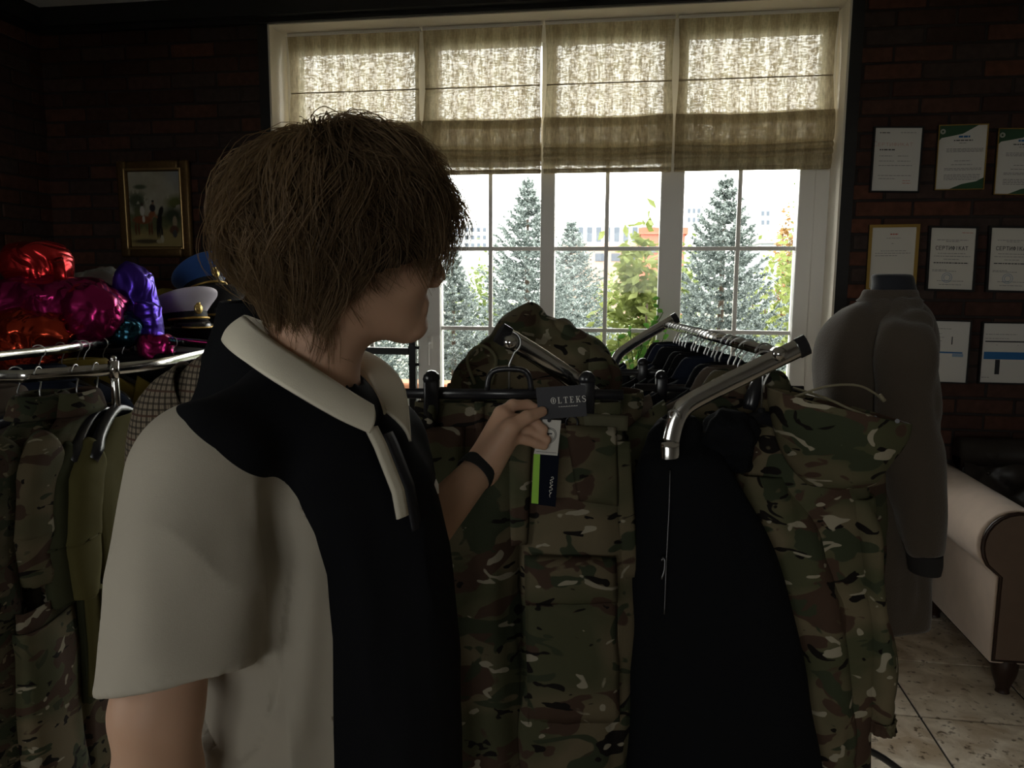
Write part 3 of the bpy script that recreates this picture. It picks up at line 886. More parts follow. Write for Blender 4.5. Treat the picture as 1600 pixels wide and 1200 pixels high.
def hook_pts(P, side, n=14, r=.019, low=.115):
    """wire hook over a rail whose top is at P; side = level direction across the rail"""
    pts = [P - ZUP * low, P - ZUP * .055]
    c = P - ZUP * .017
    for k in range(n):
        a = math.radians(-62 + 232 * k / (n - 1))
        pts.append(c + side * (r * math.cos(a)) * 1.0 + ZUP * (r * math.sin(a)))
    return pts
def hanger(P, wd, label, kind="coat", half=.20, group="hangers", m=None, steel=None, drop=.112, loops=1):
    """P: top of hook on the rail, wd: level direction of the shoulders"""
    wd = Vector(wd).normalized(); nrm = wd.cross(ZUP)
    t = thing('clothes_hanger', label, 'hanger', tuple(P), group)
    MB().tube(hook_pts(P, wd, low=drop + .003), .0019, 6).build('hook', steel or M_STEEL, t, True)
    N = P - ZUP * drop
    m = m or M_BLKPL
    mb = MB()
    if kind == 'coat':
        pts = []
        for k in range(13):
            s = -1 + 2 * k / 12
            pts.append(N + wd * (half * s) - ZUP * (.004 + .085 * abs(s) ** 1.5) + nrm * (.018 * abs(s) ** 2))
        r = [.014 if abs(k - 6) < 5 else .019 for k in range(13)]; r[0] = r[-1] = .013
        mb.tube(pts, r, 8)
        mb.disc(N - ZUP * .008, ZUP, .013, .022, 8, .006)
        mb.build('body', m, t, True)
    else:
        a, b = N - wd * half - ZUP * .012, N + wd * half - ZUP * .012
        mb.tube([a, b], .006, 8, flat=(.009, .005, ZUP))
        mb.build('bar', m, t, True)
        yk = MB().tube(smooth_path([N - wd * .038 - ZUP * .006, N - wd * .034 + ZUP * .018, N - wd * .02 + ZUP * .03, N + wd * .02 + ZUP * .03, N + wd * .034 + ZUP * .018, N + wd * .038 - ZUP * .006], 16), .005, 6)
        yk.build('yoke', m, t, True)
        for s in (-.68, .68):
            c = N + wd * (half * s)
            cl = MB()
            M = Matrix(((wd.x, nrm.x, 0, c.x), (wd.y, nrm.y, 0, c.y), (wd.z, nrm.z, 1, c.z), (0, 0, 0, 1)))
            cl.bbox((-.013, -.011, -.05), (.013, .011, .012), .004, M)
            cl.tube([c + nrm * -.009 + ZUP * .014, c + nrm * .009 + ZUP * .014], .014, 12)
            p = cl.build('clip', m, t, True)
            MB().bbox((-.004, -.0125, -.025), (.004, -.0105, .008), .0008, M).build('spring', M_STEEL, p)
    return t

def hung_top(name, label, P, wd, m, length=.72, half=.21, thick=.05, sleeve=.6, flare=1.0, seed=0, catg='jacket', collar=True, group=None, hood=False, amp=.012, drop=.105, bow=0.0, swing=0.0, collar_mat=None):
    """garment on a hanger: flat body, two sleeves, collar (hood)"""
    wd = Vector(wd).normalized(); nrm = wd.cross(ZUP).normalized()
    N = P - ZUP * drop
    t = thing(name, label, catg, tuple(N - ZUP * length), group)
    def sec(z, hw, th, off=0.0): return (N - ZUP * z + nrm * off, wd * hw, nrm * th)
    secs = [sec(-.012, .055, thick * .8), sec(.012, .085, thick * .85), sec(.05, half * .72, thick * .95), sec(.085, half * .96, thick), sec(.14, half * 1.0, thick * 1.15), sec(.26, half * .97, thick * 1.3), sec(length * .6, half * .98 * flare ** .5, thick * 1.3, bow * .5), sec(length, half * flare, thick * 1.35, bow)]
    ph = seed * 1.7
    fold = lambda th, tt: .10 * tt * np.sin(7 * th + ph + 2 * tt) + .05 * tt * np.sin(13 * th + 2 * ph)
    loft_obj('body', secs, m, t, thick=.004, nseg=56, nrow=46, p=2.3, fold=fold, amp=amp, sc=(9, 9, 4), seed=seed)
    if sleeve:
        for s in (-1, 1):
            A = N + wd * (s * half * .86) - ZUP * .085
            sl = [(A - wd * (s * .03) + ZUP * .02, nrm * thick * .9, (wd * s * .25 + ZUP) * .05),
                  (A + wd * (s * .022) - ZUP * .04, nrm * (thick * 1.05), (wd * s * .8 + ZUP * .6) * .06),
                  (A + wd * (s * .045) - ZUP * .13, nrm * (thick * 1.05), wd * (s * .062)),
                  (A + wd * (s * (.05 + swing)) - ZUP * (sleeve * .55), nrm * (thick * .98), wd * (s * .056)),
                  (A + wd * (s * (.045 + swing * 1.5)) - ZUP * (sleeve * .95), nrm * (thick * .9), wd * (s * .05)),
                  (A + wd * (s * (.045 + swing * 1.6)) - ZUP * sleeve, nrm * (thick * .78), wd * (s * .043))]
            loft_obj('sleeve', sl, m, t, thick=.004, nseg=30, nrow=36, amp=amp * .9, sc=(11, 11, 9), seed=seed + 5 + s)
    if collar:
        cs = [(N + ZUP * .002, wd * .078, nrm * thick * 1.05), (N + ZUP * .028, wd * .066, nrm * thick * .95), (N + ZUP * .046, wd * .06, nrm * thick * .9), (N + ZUP * .036, wd * .075, nrm * thick * 1.15), (N - ZUP * .004, wd * .095, nrm * thick * 1.3)]
        loft_obj('collar', cs, collar_mat or m, t, thick=.003, nseg=30, nrow=14, amp=.004, sc=(14, 14, 14), seed=seed)
    return t

# ---------------------------------------------------------------- chrome ring rack at the left
RZ = 1.36
def rp(px, py): return PZ(px, py, RZ)
ring = [rp(40, 588), rp(110, 582.5), rp(175, 577), rp(250, 568), rp(300, 557), rp(345, 545), rp(320, 538), rp(205, 531), rp(100, 545), rp(0, 556), rp(-60, 566), rp(-40, 585)]
_rc = sum(ring, Vector()) / len(ring)
rack = thing('ring_rack', 'chrome ring-shaped clothes rack at the left with flat rails', 'clothes rack', (_rc.x, _rc.y, 0))
pts = smooth_path(ring + [ring[0]], 72)[:-1]
MB().tube(pts, .012, 10, closed=True, flat=(.015, .0075, ZUP)).build('rail', M_CHROME, rack, True)
for q in (rp(178, 577), rp(205, 531), rp(-20, 576)):
    MB().tube([q - ZUP * .021 , q + ZUP * .021], .0125, 10).ball(q + ZUP * .026, .008).build('rail_joint', M_CHROME, rack, True)
    b = Vector((q.x, q.y, 0)).lerp(Vector((_rc.x, _rc.y, 0)), .25)
    MB().tube(smooth_path([q - ZUP * .018, q - ZUP * .10, Vector((b.x, b.y, 1.05)), Vector((b.x, b.y, .5)), Vector((b.x, b.y, .0))], 16), .010, 8).build('post', M_CHROME, rack, True)
HD = (HF * 1.0 - HR * .10).normalized()    # shoulders of these clothes point at the viewer
def on_rail(px, py): return rp(px, py) + ZUP * .017
specs = [
 (-10, 578, 'brown_coat', 'plain brown coat at the left edge on the ring rack', 'coat', M_BROWNCLOTH, dict(length=1.0, half=.23, thick=.055, sleeve=.62, seed=1), M_STEEL),
 (60, 586, 'camouflage_jacket', 'dark leaf-camouflage jacket hung next to the brown coat', 'jacket', M_CAMOD, dict(length=.85, half=.24, thick=.05, sleeve=.62, seed=2), M_STEEL),
 (118, 582, 'camouflage_shirt', 'camouflage shirt with short sleeve hung between dark jacket and green shirt', 'shirt', M_CAMO, dict(length=.92, half=.225, thick=.04, sleeve=.24, seed=3), M_STEEL),
 (150, 579, 'green_shirt', 'dark green T-shirt hung beside the olive one', 'shirt', M_DKGREEN, dict(length=.62, half=.215, thick=.026, sleeve=.27, seed=4, collar=False), M_STEEL),
 (178, 577, 'olive_shirt', 'olive T-shirt on a glossy black hanger beside the white sleeve', 'shirt', M_OLIVE, dict(length=.60, half=.205, thick=.03, sleeve=.27, seed=5, collar=False), M_STEEL)]
for px, py, nm, lb, ct, m, kw, st in specs:
    P = on_rail(px, py)
    hung_top(nm, lb, P + (ZUP * -.035 if nm.endswith('shirt') and 'camo' not in nm else Vector()), HD, m, catg=ct, amp=.008, **kw)
    hanger(P, HD, 'black hanger on the ring rack carrying the ' + lb.split(' hung')[0].split(' at ')[0].split(' on ')[0], half=.19, group='hangers on the ring rack')
# camouflage trousers low on the rack
def hung_legs(name, label, top, wd, m, length, half, thick, seed, catg='trousers', group=None, gap=.012):
    wd = Vector(wd).normalized(); nrm = wd.cross(ZUP).normalized()
    t = thing(name, label, catg, tuple(top - ZUP * length), group)
    loft_obj('waistband', [(top, wd * half, nrm * thick * .7), (top - ZUP * .045, wd * half, nrm * thick * .75)], m, t, thick=.004, nseg=40, nrow=6, p=2.6)
    for s in (-1, 1):
        c = top + wd * (s * half * .5)
        secs = [(c - ZUP * .04, wd * half * .52, nrm * thick * .75), (c - ZUP * .2, wd * half * .54, nrm * thick), (c - ZUP * length * .5, wd * half * .50, nrm * thick), (c - ZUP * length, wd * half * .42, nrm * thick * .8)]
        fold = lambda th, tt: .06 * np.sin(5 * th + seed + 3 * tt) * tt
        loft_obj('trouser_leg', secs, m, t, thick=.004, nseg=40, nrow=44, p=2.4, fold=fold, amp=.012, sc=(9, 9, 5), seed=seed + s)
    return t
tp = PX(100, 905, 1.74)
tr = hung_legs('camouflage_trousers', 'camouflage trousers hanging low below the olive T-shirt', tp, HD, M_CAMO, .86, .19, .045, 12)
# second row of clothes on the far side of the ring
for k, (px, py, m, nm, ct, lb) in enumerate([
        (60, 549, M_NAVYCLOTH, 'navy_jacket', 'jacket', 'navy jacket on the far side of the ring rack'),
        (130, 541, mat('yellow_lined_cloth', (.16, .115, .012), .8), 'yellow_vest', 'vest', 'yellow vest glimpsed through the ring rack'),
        (190, 533, M_BLACKCLOTH, 'black_jacket', 'jacket', 'black jacket on the far side of the ring rack'),
        (270, 535, M_BLACKCLOTH, 'black_coat', 'coat', 'black coat at the right end of the ring rack')]):
    P = on_rail(px, py)
    hung_top(nm, lb, P, (HR * .9 + HF * (.4 if k < 3 else -.3)), m, length=.8, half=.2, thick=.045, sleeve=.55, seed=20 + k, catg=ct)
    hanger(P, (HR * .9 + HF * (.4 if k < 3 else -.3)), 'black hanger on the far rail holding the ' + lb.split(' on ')[0].split(' at ')[0].split(' glimpsed')[0], half=.18, group='hangers on the ring rack')
for k, px in enumerate((25, 95, 120, 160)):
    P = on_rail(px, 588 - px * .082) if k == 0 else on_rail(px, 556 - px * .122)
    hanger(P, HR, ['bare black hanger on the near rail beside the brown coat', 'bare black hanger on the far rail, left of the yellow vest', 'bare black hanger on the far rail, touching the yellow vest', 'bare black hanger on the far rail, right of the yellow vest'][k], half=.17, group='hangers on the ring rack')

# ---------------------------------------------------------------- dark cabinet in the corner with caps and foil jackets on it
CT = 1.315
cab = thing('cabinet', 'dark wooden cabinet in the corner under the caps and foil jackets', 'cabinet', (-2.5, 3.1, 0))
M_DWOOD = mat('dark_cabinet_wood', (.022, .015, .011), .5, var=.4, vscale=10, stretch=(1, 1, 8))
MB().bbox((-3.17, 2.62, .06), (-1.62, 3.82, CT - .03), .006).build('carcass', M_DWOOD, cab)
MB().bbox((-3.18, 2.58, CT - .03), (-1.58, 3.84, CT), .006).build('top', M_DWOOD, cab)
MB().box((-3.12, 2.68, 0), (-1.68, 3.8, .06)).build('plinth', M_DARKTRIM, cab)
for k in range(3):
    x = -3.15 + k * .505
    d = MB().bbox((x + .006, 2.60, .10), (x + .499, 2.62, CT - .06), .004).build('door', M_DWOOD, cab)
    MB().ball((x + (.45 if k < 2 else .05), 2.59, .72), .014).build('knob', M_STEEL, d, True)

def foil_mat(name, col, rough=.26):
    m, nt, b = new_mat(name)
    b.inputs['Base Color'].default_value = c4(col); setin(b, Roughness=rough, Metallic=.85)
    tc = nd(nt, 'ShaderNodeTexCoord'); n = nd(nt, 'ShaderNodeTexNoise'); setin(n, Scale=8.0, Detail=2.0, Distortion=.6); nt.links.new(tc.outputs['Object'], n.inputs['Vector'])
    sb = nd(nt, 'ShaderNodeMath', operation='SUBTRACT'); sb.inputs[1].default_value = .5; nt.links.new(n.outputs[0], sb.inputs[0])
    ab = nd(nt, 'ShaderNodeMath', operation='ABSOLUTE'); nt.links.new(sb.outputs[0], ab.inputs[0])
    bp = nd(nt, 'ShaderNodeBump'); setin(bp, Strength=.6, Distance=.06); nt.links.new(ab.outputs[0], bp.inputs['Height']); nt.links.new(bp.outputs[0], b.inputs['Normal'])
    return m
def blob(name, label, c, r, m, seed, crump=.35, catg='jacket', flat_z=None, sc=9.0, nu=56, nv=36, squash=2.4):
    """crumpled bundle: squashed ball with sharp creases"""
    u = np.linspace(0, 2 * math.pi, nu, endpoint=False); v = np.linspace(.02, math.pi - .02, nv)
    U, W = np.meshgrid(u, v)
    p = 2 / squash
    f = lambda a: np.sign(a) * np.abs(a) ** p
    X = np.stack([f(np.cos(U)) * np.sin(W) ** p, f(np.sin(U)) * np.sin(W) ** p, f(np.cos(W))], -1).reshape(-1, 3)
    P = X * np.array([r[0], r[1], r[2]])
    P = P[:, :1] * np.array(HR)[None] + P[:, 1:2] * np.array(HF)[None] + P[:, 2:3] * np.array([0, 0, 1.])[None]
    n = (.5 - np.abs(vnoise(P * sc + seed * 3.1, seed))) + .5 * (.5 - np.abs(vnoise(P * sc * 2.1 + 7, seed + 1))) + .25 * (.5 - np.abs(vnoise(P * sc * 4.3, seed + 2)))
    P = P * (1 + crump * (n - .3))[:, None]
    P = P + np.array(c)
    if flat_z is not None: P[:, 2] = np.maximum(P[:, 2], flat_z)
    i = np.arange(nv - 1)[:, None] * nu; j = np.arange(nu)[None, :]; j2 = (j + 1) % nu
    Q = np.stack([i + j, i + nu + j, i + nu + j2, i + j2], -1).reshape(-1, 4)
    F = [tuple(q) for q in Q] + [tuple(range(nu)), tuple(range(nu * (nv - 1) + nu - 1, nu * (nv - 1) - 1, -1))]
    return P, F
M_FRED = foil_mat('red_foil_fabric', (.50, .022, .025)); M_FMAG = foil_mat('magenta_foil_fabric', (.34, .012, .12), .24)
M_FOR = foil_mat('orange_red_foil_fabric', (.50, .05, .02), .2); M_FPUR = foil_mat('purple_foil_fabric', (.075, .03, .42), .3); M_FTEAL = foil_mat('teal_foil_fabric', (.015, .07, .11), .25)
def foil(name, label, px, py, d, r, m, seed, parts=(), **k):
    c = PX(px, py, d)
    t = thing(name, label, 'jacket', (c.x, c.y, max(CT, c.z - r[2])))
    P, F = blob(name, label, c, r, m, seed, **k)
    mk('body', P, F, m, t, True)
    return t, c
t, c = foil('foil_jacket', 'red metallic hood bundle on top of the magenta one', 58, 415, 2.78, (.118, .10, .085), M_FRED, 31, crump=.22, sc=6)
q = PX(88, 425, 2.68); MB().tube(smooth_path([PX(88, 405, 2.7), PX(92, 420, 2.67), PX(96, 440, 2.68), PX(104, 447, 2.72)], 10), .018, 8, flat=(.022, .006, HR)).build('strap', M_FRED, t, True)
t, c = foil('foil_jacket', 'magenta metallic jacket bundle spread over the cabinet', 60, 478, 2.72, (.30, .13, .105), M_FMAG, 33, crump=.30, sc=7, nu=90, nv=44)
P, F = blob('', '', PX(150, 492, 2.66), (.095, .09, .10), None, 35, .4, sc=8); mk('sleeve', P, F, M_FMAG, t)
t, c = foil('foil_jacket', 'orange-red metallic jacket hanging over the cabinet edge below the magenta one', 45, 535, 2.60, (.17, .09, .10), M_FOR, 36, crump=.42, sc=9)
t, c = foil('foil_jacket', 'purple metallic jacket bundle standing upright beside the white cap', 213, 472, 2.85, (.075, .085, .135), M_FPUR, 37, crump=.30, sc=8)
P, F = blob('', '', PX(232, 512, 2.78), (.045, .05, .10), None, 38, .4, sc=9); mk('sleeve', P, F, M_FPUR, t)
t, c = foil('foil_jacket', 'teal metallic jacket tucked between magenta and purple ones', 190, 515, 2.74, (.075, .07, .06), M_FTEAL, 39, crump=.45, sc=9)
t, c = foil('foil_jacket', 'pink metallic scrap of jacket under the purple one', 245, 545, 2.74, (.06, .04, .05), M_FMAG, 40, crump=.45, sc=10)
# clear plastic bag behind
m, nt, b = new_mat('clear_plastic')
setin(b, Roughness=.25, Alpha=.35); b.inputs['Base Color'].default_value = (.45, .48, .47, 1)
P, F = blob('', '', PX(160, 470, 3.15), (.17, .09, .14), None, 41, .35, sc=8)
o = mk('plastic_bag', P, F, m); tag(o, 'grey see-through plastic bag behind the foil jackets', 'bag')
P, F = blob('', '', PX(256, 470, 3.3), (.05, .05, .05), None, 42, .3, sc=8)
tag(mk('cloth_bundle', P, F, mat('mustard_cloth', (.30, .25, .03), .8)), 'mustard yellow cloth bundle between purple jacket and caps', 'cloth')
# boxes and papers under the caps
yb = PX(300, 525, 3.3)
def stack_box(px0, px1, pt, pb, d, m, nm, lb, ct, depth=.25):
    a, b = PX(px0, pt, d), PX(px1, pb, d)
    o = MB().bbox((a.x, a.y, b.z), (b.x, a.y + depth, a.z), .003).build(nm, m); tag(o, lb, ct); return o
M_PAPER = mat('white_paper', (.62, .65, .66), .6)
stack_box(232, 372, 514, 536, 3.28, mat('black_case', (.012, .012, .014), .4), 'flat_case', 'black flat case on the cabinet under the caps', 'case', .32)
stack_box(266, 300, 506, 513.4, 3.28, mat('grey_card', (.25, .27, .30), .6), 'card_box', 'small grey box beside the paper stack under the white cap', 'box', .2)
stack_box(290, 360, 506, 513.4, 3.22, M_PAPER, 'paper_stack', 'stack of white papers on the black case', 'paper', .22)

def cap(name, label, px, py, d, top, front, scale=1.0, tilt=0.0, band=None):
    c = PX(px, py, d)
    t = thing(name, label, 'cap', tuple(c))
    f = Vector(front).normalized(); s = ZUP.cross(f).normalized(); up = ZUP
    q = Matrix.Rotation(tilt, 3, s); f = q @ f; up = q @ up
    S = scale
    def sec(z, a, b, off=0.0): return (c + up * (z * S) + f * (off * S), f * (a * S), s * (b * S))
    crown = [sec(.040, .098, .084), sec(.060, .112, .100, .006), sec(.080, .134, .120, .010), sec(.092, .140, .126, .012), sec(.100, .134, .120, .010), sec(.106, .09, .08, .006), sec(.108, .02, .02, 0)]
    V, F = loft(crown, 40, 26, cap1=True)
    # front of the crown stands higher
    k = ((V - np.array(c)) @ np.array(f)) / (.14 * S); h = ((V - np.array(c)) @ np.array(up)) / S
    V = V + np.array(up)[None] * (np.clip(k, -1, 1.2) * np.clip(h - .04, 0, .08) * .55 * S)[:, None]
    mk('crown', V, F, top, t)
    loft_obj('band', [sec(-.005, .097, .083), sec(.02, .098, .084), sec(.046, .0985, .0845)], band or mat('black_cap_band', (.01, .01, .012), .6), t, thick=.003, nseg=36, nrow=8)
    vis = []; F = []
    n = 16
    for i in range(n + 1):
        a = math.radians(-62 + 124 * i / n)
        for r_, z in ((.096, .004), (.118, -.010), (.142, -.032)):
            w = math.cos(a) ** .7
            vis.append(c + f * (math.cos(a) * (.097 + (r_ - .096) * w) * S) + s * (math.sin(a) * .086 * S * (1 + (r_ - .096) * 1.2)) + up * ((.004 + (z - .004) * w) * S))
    for i in range(n):
        for j in range(2):
            a = i * 3 + j; F.append((a, a + 1, a + 4, a + 3))
    o = mk('visor', vis, F, M_BLKPL, t); md = o.modifiers.new('thickness', 'SOLIDIFY'); md.thickness = .004
    gold = mat('gold_braid', (.55, .36, .10), .4, .7)
    MB().tube([c + f * (.101 * S * math.cos(math.radians(a))) + s * (.088 * S * math.sin(math.radians(a))) + up * .012 * S for a in range(-75, 76, 10)], .0055 * S, 6).build('cord', gold, t, True)
    if top != MATS.get('black_cap_cloth'):
        MB().tube([vis[i * 3 + 2] for i in range(2, n - 1)], .004 * S, 5).build('visor_braid', gold, t, True)
    bd = c + f * (.112 * S) + up * (.047 * S)
    b1 = MB(); b1.ball((0, 0, 0), (.007, .019, .022)); b1.ball((.002, 0, .024), (.006, .011, .011)); b1.ball((.005, 0, 0), (.006, .011, .013))
    Mx = Matrix(((f.x, s.x, up.x, bd.x), (f.y, s.y, up.y, bd.y), (f.z, s.z, up.z, bd.z), (0, 0, 0, 1)))
    o = mk('badge', [Mx @ (Vector(v) * S) for v in b1.V], b1.F, mat('brass', (.75, .55, .20), .3, .9), t)
    return t
M_CBLUE = mat('cornflower_cap_cloth', (.02, .085, .30), .8, sheen=.3); M_CWHITE = mat('white_cap_cloth', (.60, .56, .66), .7); M_CBLK = mat('black_cap_cloth', (.012, .012, .016), .7)
CF = HR * .78 - HF * .62
cap('peaked_cap', 'white-topped peaked uniform cap with brass badge in front of the others', 290, 504, 3.16, M_CWHITE, CF, 1.0, -.12)
cap('peaked_cap', 'black peaked uniform cap under the blue one', 338, 497, 3.36, M_CBLK, CF, 1.0, -.1)
cap('peaked_cap', 'blue-topped peaked uniform cap stacked on the black cap', 322, 458, 3.36, M_CBLUE, CF, 1.0, -.42)

# ---------------------------------------------------------------- painting
t = thing('framed_painting', 'gilt-framed oil painting of riders on horses on the brick wall', 'painting', (-2.59, WY, 1.70))
a, b = PY(183, 252, WY - .03), PY(303, 402, WY - .03)
x0, x1, z1, z0 = a.x, b.x, a.z, b.z
M_GILT = mat('dull_gilt', (.16, .095, .035), .4, .6, var=.4, vscale=60); M_GILT2 = mat('bright_gilt', (.50, .34, .15), .35, .8)
yb_ = WY - .014
fw_ = .058
mb = MB()
for (p0, p1) in (((x0, z0), (x0 + fw_, z1)), ((x1 - fw_, z0), (x1, z1)), ((x0 + fw_, z0), (x1 - fw_, z0 + fw_)), ((x0 + fw_, z1 - fw_), (x1 - fw_, z1))):
    mb.bbox((p0[0], yb_ - .035, p0[1]), (p1[0], yb_, p1[1]), .012)
mb.build('frame', M_GILT, t, True)
mb = MB(); i0, i1 = fw_ * .72, fw_ * .9
for (p0, p1) in (((x0 + i0, z0 + i0), (x0 + i1, z1 - i0)), ((x1 - i1, z0 + i0), (x1 - i0, z1 - i0)), ((x0 + i1, z0 + i0), (x1 - i1, z0 + i1)), ((x0 + i1, z1 - i1), (x1 - i1, z1 - i0))):
    mb.bbox((p0[0], yb_ - .04, p0[1]), (p1[0], yb_ - .03, p1[1]), .003)
mb.build('gilt_fillet', M_GILT2, t)
nxp, nzp = 84, 116
S_, T_ = np.meshgrid(np.linspace(0, 1, nxp), np.linspace(0, 1, nzp)); s, v = S_.ravel(), T_.ravel()    # v up
xx = x0 + fw_ + (x1 - x0 - 2 * fw_) * s; zz = z0 + fw_ + (z1 - z0 - 2 * fw_) * v
pc = np.stack([s, v, 0 * s], 1)
colr = np.array([.36, .34, .27]) + .05 * fbm(pc * 5, 1)[:, None]
def paint(mask, c):
    global colr
    mask = np.clip(mask, 0, 1)[:, None]; colr = colr * (1 - mask) + np.array(c) * mask
def elp(cx, cy, rx, ry, soft=.25, rot=0.0):
    dx, dy = s - cx, v - cy; ca, sa = math.cos(rot), math.sin(rot)
    return np.clip((1 - np.hypot((dx * ca + dy * sa) / rx, (-dx * sa + dy * ca) / ry)) / soft, 0, 1)
paint(np.clip((s - .6) * 2, 0, 1) * np.clip((v - .7) * 3, 0, 1), (.20, .25, .33))
paint(np.clip((.52 - v) * 8 + fbm(pc * 6, 3), 0, 1), (.10, .11, .05))
paint(elp(.14, .62, .26, .16, .6) * (fbm(pc * 12, 4) > -.3), (.07, .085, .05)); paint(elp(.22, .80, .16, .04, .5), (.08, .10, .06))
paint(elp(.9, .58, .28, .14, .6) * (fbm(pc * 12, 6) > -.4), (.11, .12, .035)); paint(elp(.82, .42, .25, .14, .6), (.035, .045, .025))
paint(np.clip((.26 - v) * 9 + .4 * fbm(pc * 8, 5), 0, 1), (.28, .22, .09)); paint(elp(.3, .07, .35, .04, .5), (.07, .055, .03))
paint(elp(.56, .33, .06, .17, .3, -.2), (.015, .012, .012)); paint(elp(.60, .47, .05, .09, .3, -.5), (.014, .011, .01))
for cx in (.52, .56, .60): paint(elp(cx, .2, .02, .10), (.012, .01, .01))
paint(elp(.24, .36, .22, .065, .3), (.20, .065, .025)); paint(elp(.42, .43, .09, .055, .3, .6), (.24, .085, .035)); paint(elp(.50, .41, .05, .025, .4, -.7), (.26, .12, .06))
for cx in (.10, .16, .36, .41): paint(elp(cx, .24, .022, .10), (.12, .04, .015))
paint(elp(.24, .48, .05, .075), (.50, .48, .44)); paint(elp(.24, .57, .03, .03), (.06, .04, .03)); paint(elp(.26, .37, .03, .05), (.55, .52, .46))
paint(elp(.44, .52, .065, .06), (.02, .02, .025)); paint(elp(.45, .585, .028, .028), (.20, .12, .08)); paint(elp(.45, .61, .03, .016), (.015, .015, .015))
paint(elp(.86, .33, .05, .09), (.30, .24, .15)); paint(elp(.84, .22, .10, .07), (.10, .045, .025)); paint(elp(.85, .17, .05, .06), (.06, .06, .06))
paint(elp(.60, .1, .04, .06), (.42, .38, .28)); paint(elp(.54, .07, .06, .03), (.38, .33, .22))
V = np.stack([xx, np.full_like(xx, yb_ - .016), zz], 1)
i = np.arange(nzp - 1)[:, None] * nxp; j = np.arange(nxp - 1)[None, :]
Q = np.stack([i + j, i + j + 1, i + j + nxp + 1, i + j + nxp], -1).reshape(-1, 4)
o = mkn('canvas', V, Q, vcol_mat('oil_paint', .5), t)
ca = o.data.color_attributes.new('Col', 'FLOAT_COLOR', 'POINT')
ca.data.foreach_set('color', np.concatenate([np.clip(colr, 0, 1), np.ones((len(s), 1))], 1).astype(np.float32).ravel())

# ---------------------------------------------------------------- checked jacket on a bust, behind the person
def check_mat():
    m, nt, b = new_mat('checked_wool')
    ge = nd(nt, 'ShaderNodeTexCoord'); mp = nd(nt, 'ShaderNodeMapping'); mp.inputs['Rotation'].default_value = (0, 0, math.radians(-9))
    nt.links.new(ge.outputs['Object'], mp.inputs[0])
    sp = nd(nt, 'ShaderNodeSeparateXYZ'); nt.links.new(mp.outputs[0], sp.inputs[0])
    def lines(out, per, w):
        a = nd(nt, 'ShaderNodeMath', operation='MULTIPLY'); a.inputs[1].default_value = 1 / per; nt.links.new(out, a.inputs[0])
        f = nd(nt, 'ShaderNodeMath', operation='FRACT'); nt.links.new(a.outputs[0], f.inputs[0])
        l = nd(nt, 'ShaderNodeMath', operation='LESS_THAN'); l.inputs[1].default_value = w; nt.links.new(f.outputs[0], l.inputs[0]); return l.outputs[0]
    col = None
    for out, per, w, c in ((sp.outputs[0], .0105, .36, (.012, .010, .008)), (sp.outputs[2], .0105, .36, (.012, .010, .008)), (sp.outputs[0], .0035, .3, (.06, .05, .04)), (sp.outputs[2], .042, .08, (.07, .035, .025))):
        mx = nd(nt, 'ShaderNodeMix', data_type='RGBA'); mx.inputs[7].default_value = c4(c)
        fm = nd(nt, 'ShaderNodeMath', operation='MULTIPLY'); fm.inputs[1].default_value = .72; nt.links.new(lines(out, per, w), fm.inputs[0]); nt.links.new(fm.outputs[0], mx.inputs[0])
        if col is None: mx.inputs[6].default_value = (.19, .155, .115, 1)
        else: nt.links.new(col, mx.inputs[6])
        col = mx.outputs[2]
    nt.links.new(col, b.inputs['Base Color']); setin(b, Roughness=.95); b.inputs['Specular IOR Level'].default_value = .1
    return m
M_CHECK = check_mat()
c = PX(398, 496, 1.36)
bust = thing('checked_jacket', 'brown checked tweed jacket with black collar on a bust behind the person', 'jacket', (c.x, c.y, 0))
dn = Vector((0, 0, -1))
def bs(z, hw, th, dx=0.0): return (c + dn * z + HR * dx, HR * hw, HF * th)
loft_obj('body', [bs(.035, .05, .055), bs(.06, .085, .06), bs(.095, .125, .066), bs(.14, .158, .075), bs(.20, .172, .088), bs(.32, .175, .10), bs(.5, .155, .095), bs(.7, .175, .10)], M_CHECK, bust, thick=.005, nseg=48, nrow=44, amp=.006, sc=(10, 10, 5), seed=3)
for s in (-1, 1):
    A = c + HR * (s * .150) + dn * .15
    loft_obj('sleeve', [(A - HR * s * .03 - dn * .02, HF * .06, (HR * s * .3 + ZUP) * .05), (A + HR * s * .014 + dn * .03, HF * .068, (HR * s + ZUP * .5) * .048), (A + HR * s * .03 + dn * .13, HF * .066, HR * s * .056), (A + HR * s * .03 + dn * .35, HF * .06, HR * s * .05), (A + HR * s * .02 + dn * .58, HF * .05, HR * s * .042)], M_CHECK, bust, thick=.004, nseg=28, nrow=34, amp=.006, sc=(12, 12, 8), seed=5)
loft_obj('collar', [bs(.15, .145, .088), bs(.085, .100, .084), bs(.03, .074, .078), bs(-.01, .062, .07), bs(-.028, .056, .064), bs(-.01, .05, .058), bs(.04, .05, .05)], M_BLACKCLOTH, bust, nseg=36, nrow=22, amp=.004, sc=(12, 12, 12), seed=7)
MB().tube([(c.x, c.y, .0), (c.x, c.y, c.z - .55)], .014, 8).disc((c.x, c.y, 0), ZUP, .15, .02, 20).build('stand', M_BLKPL, bust, True)

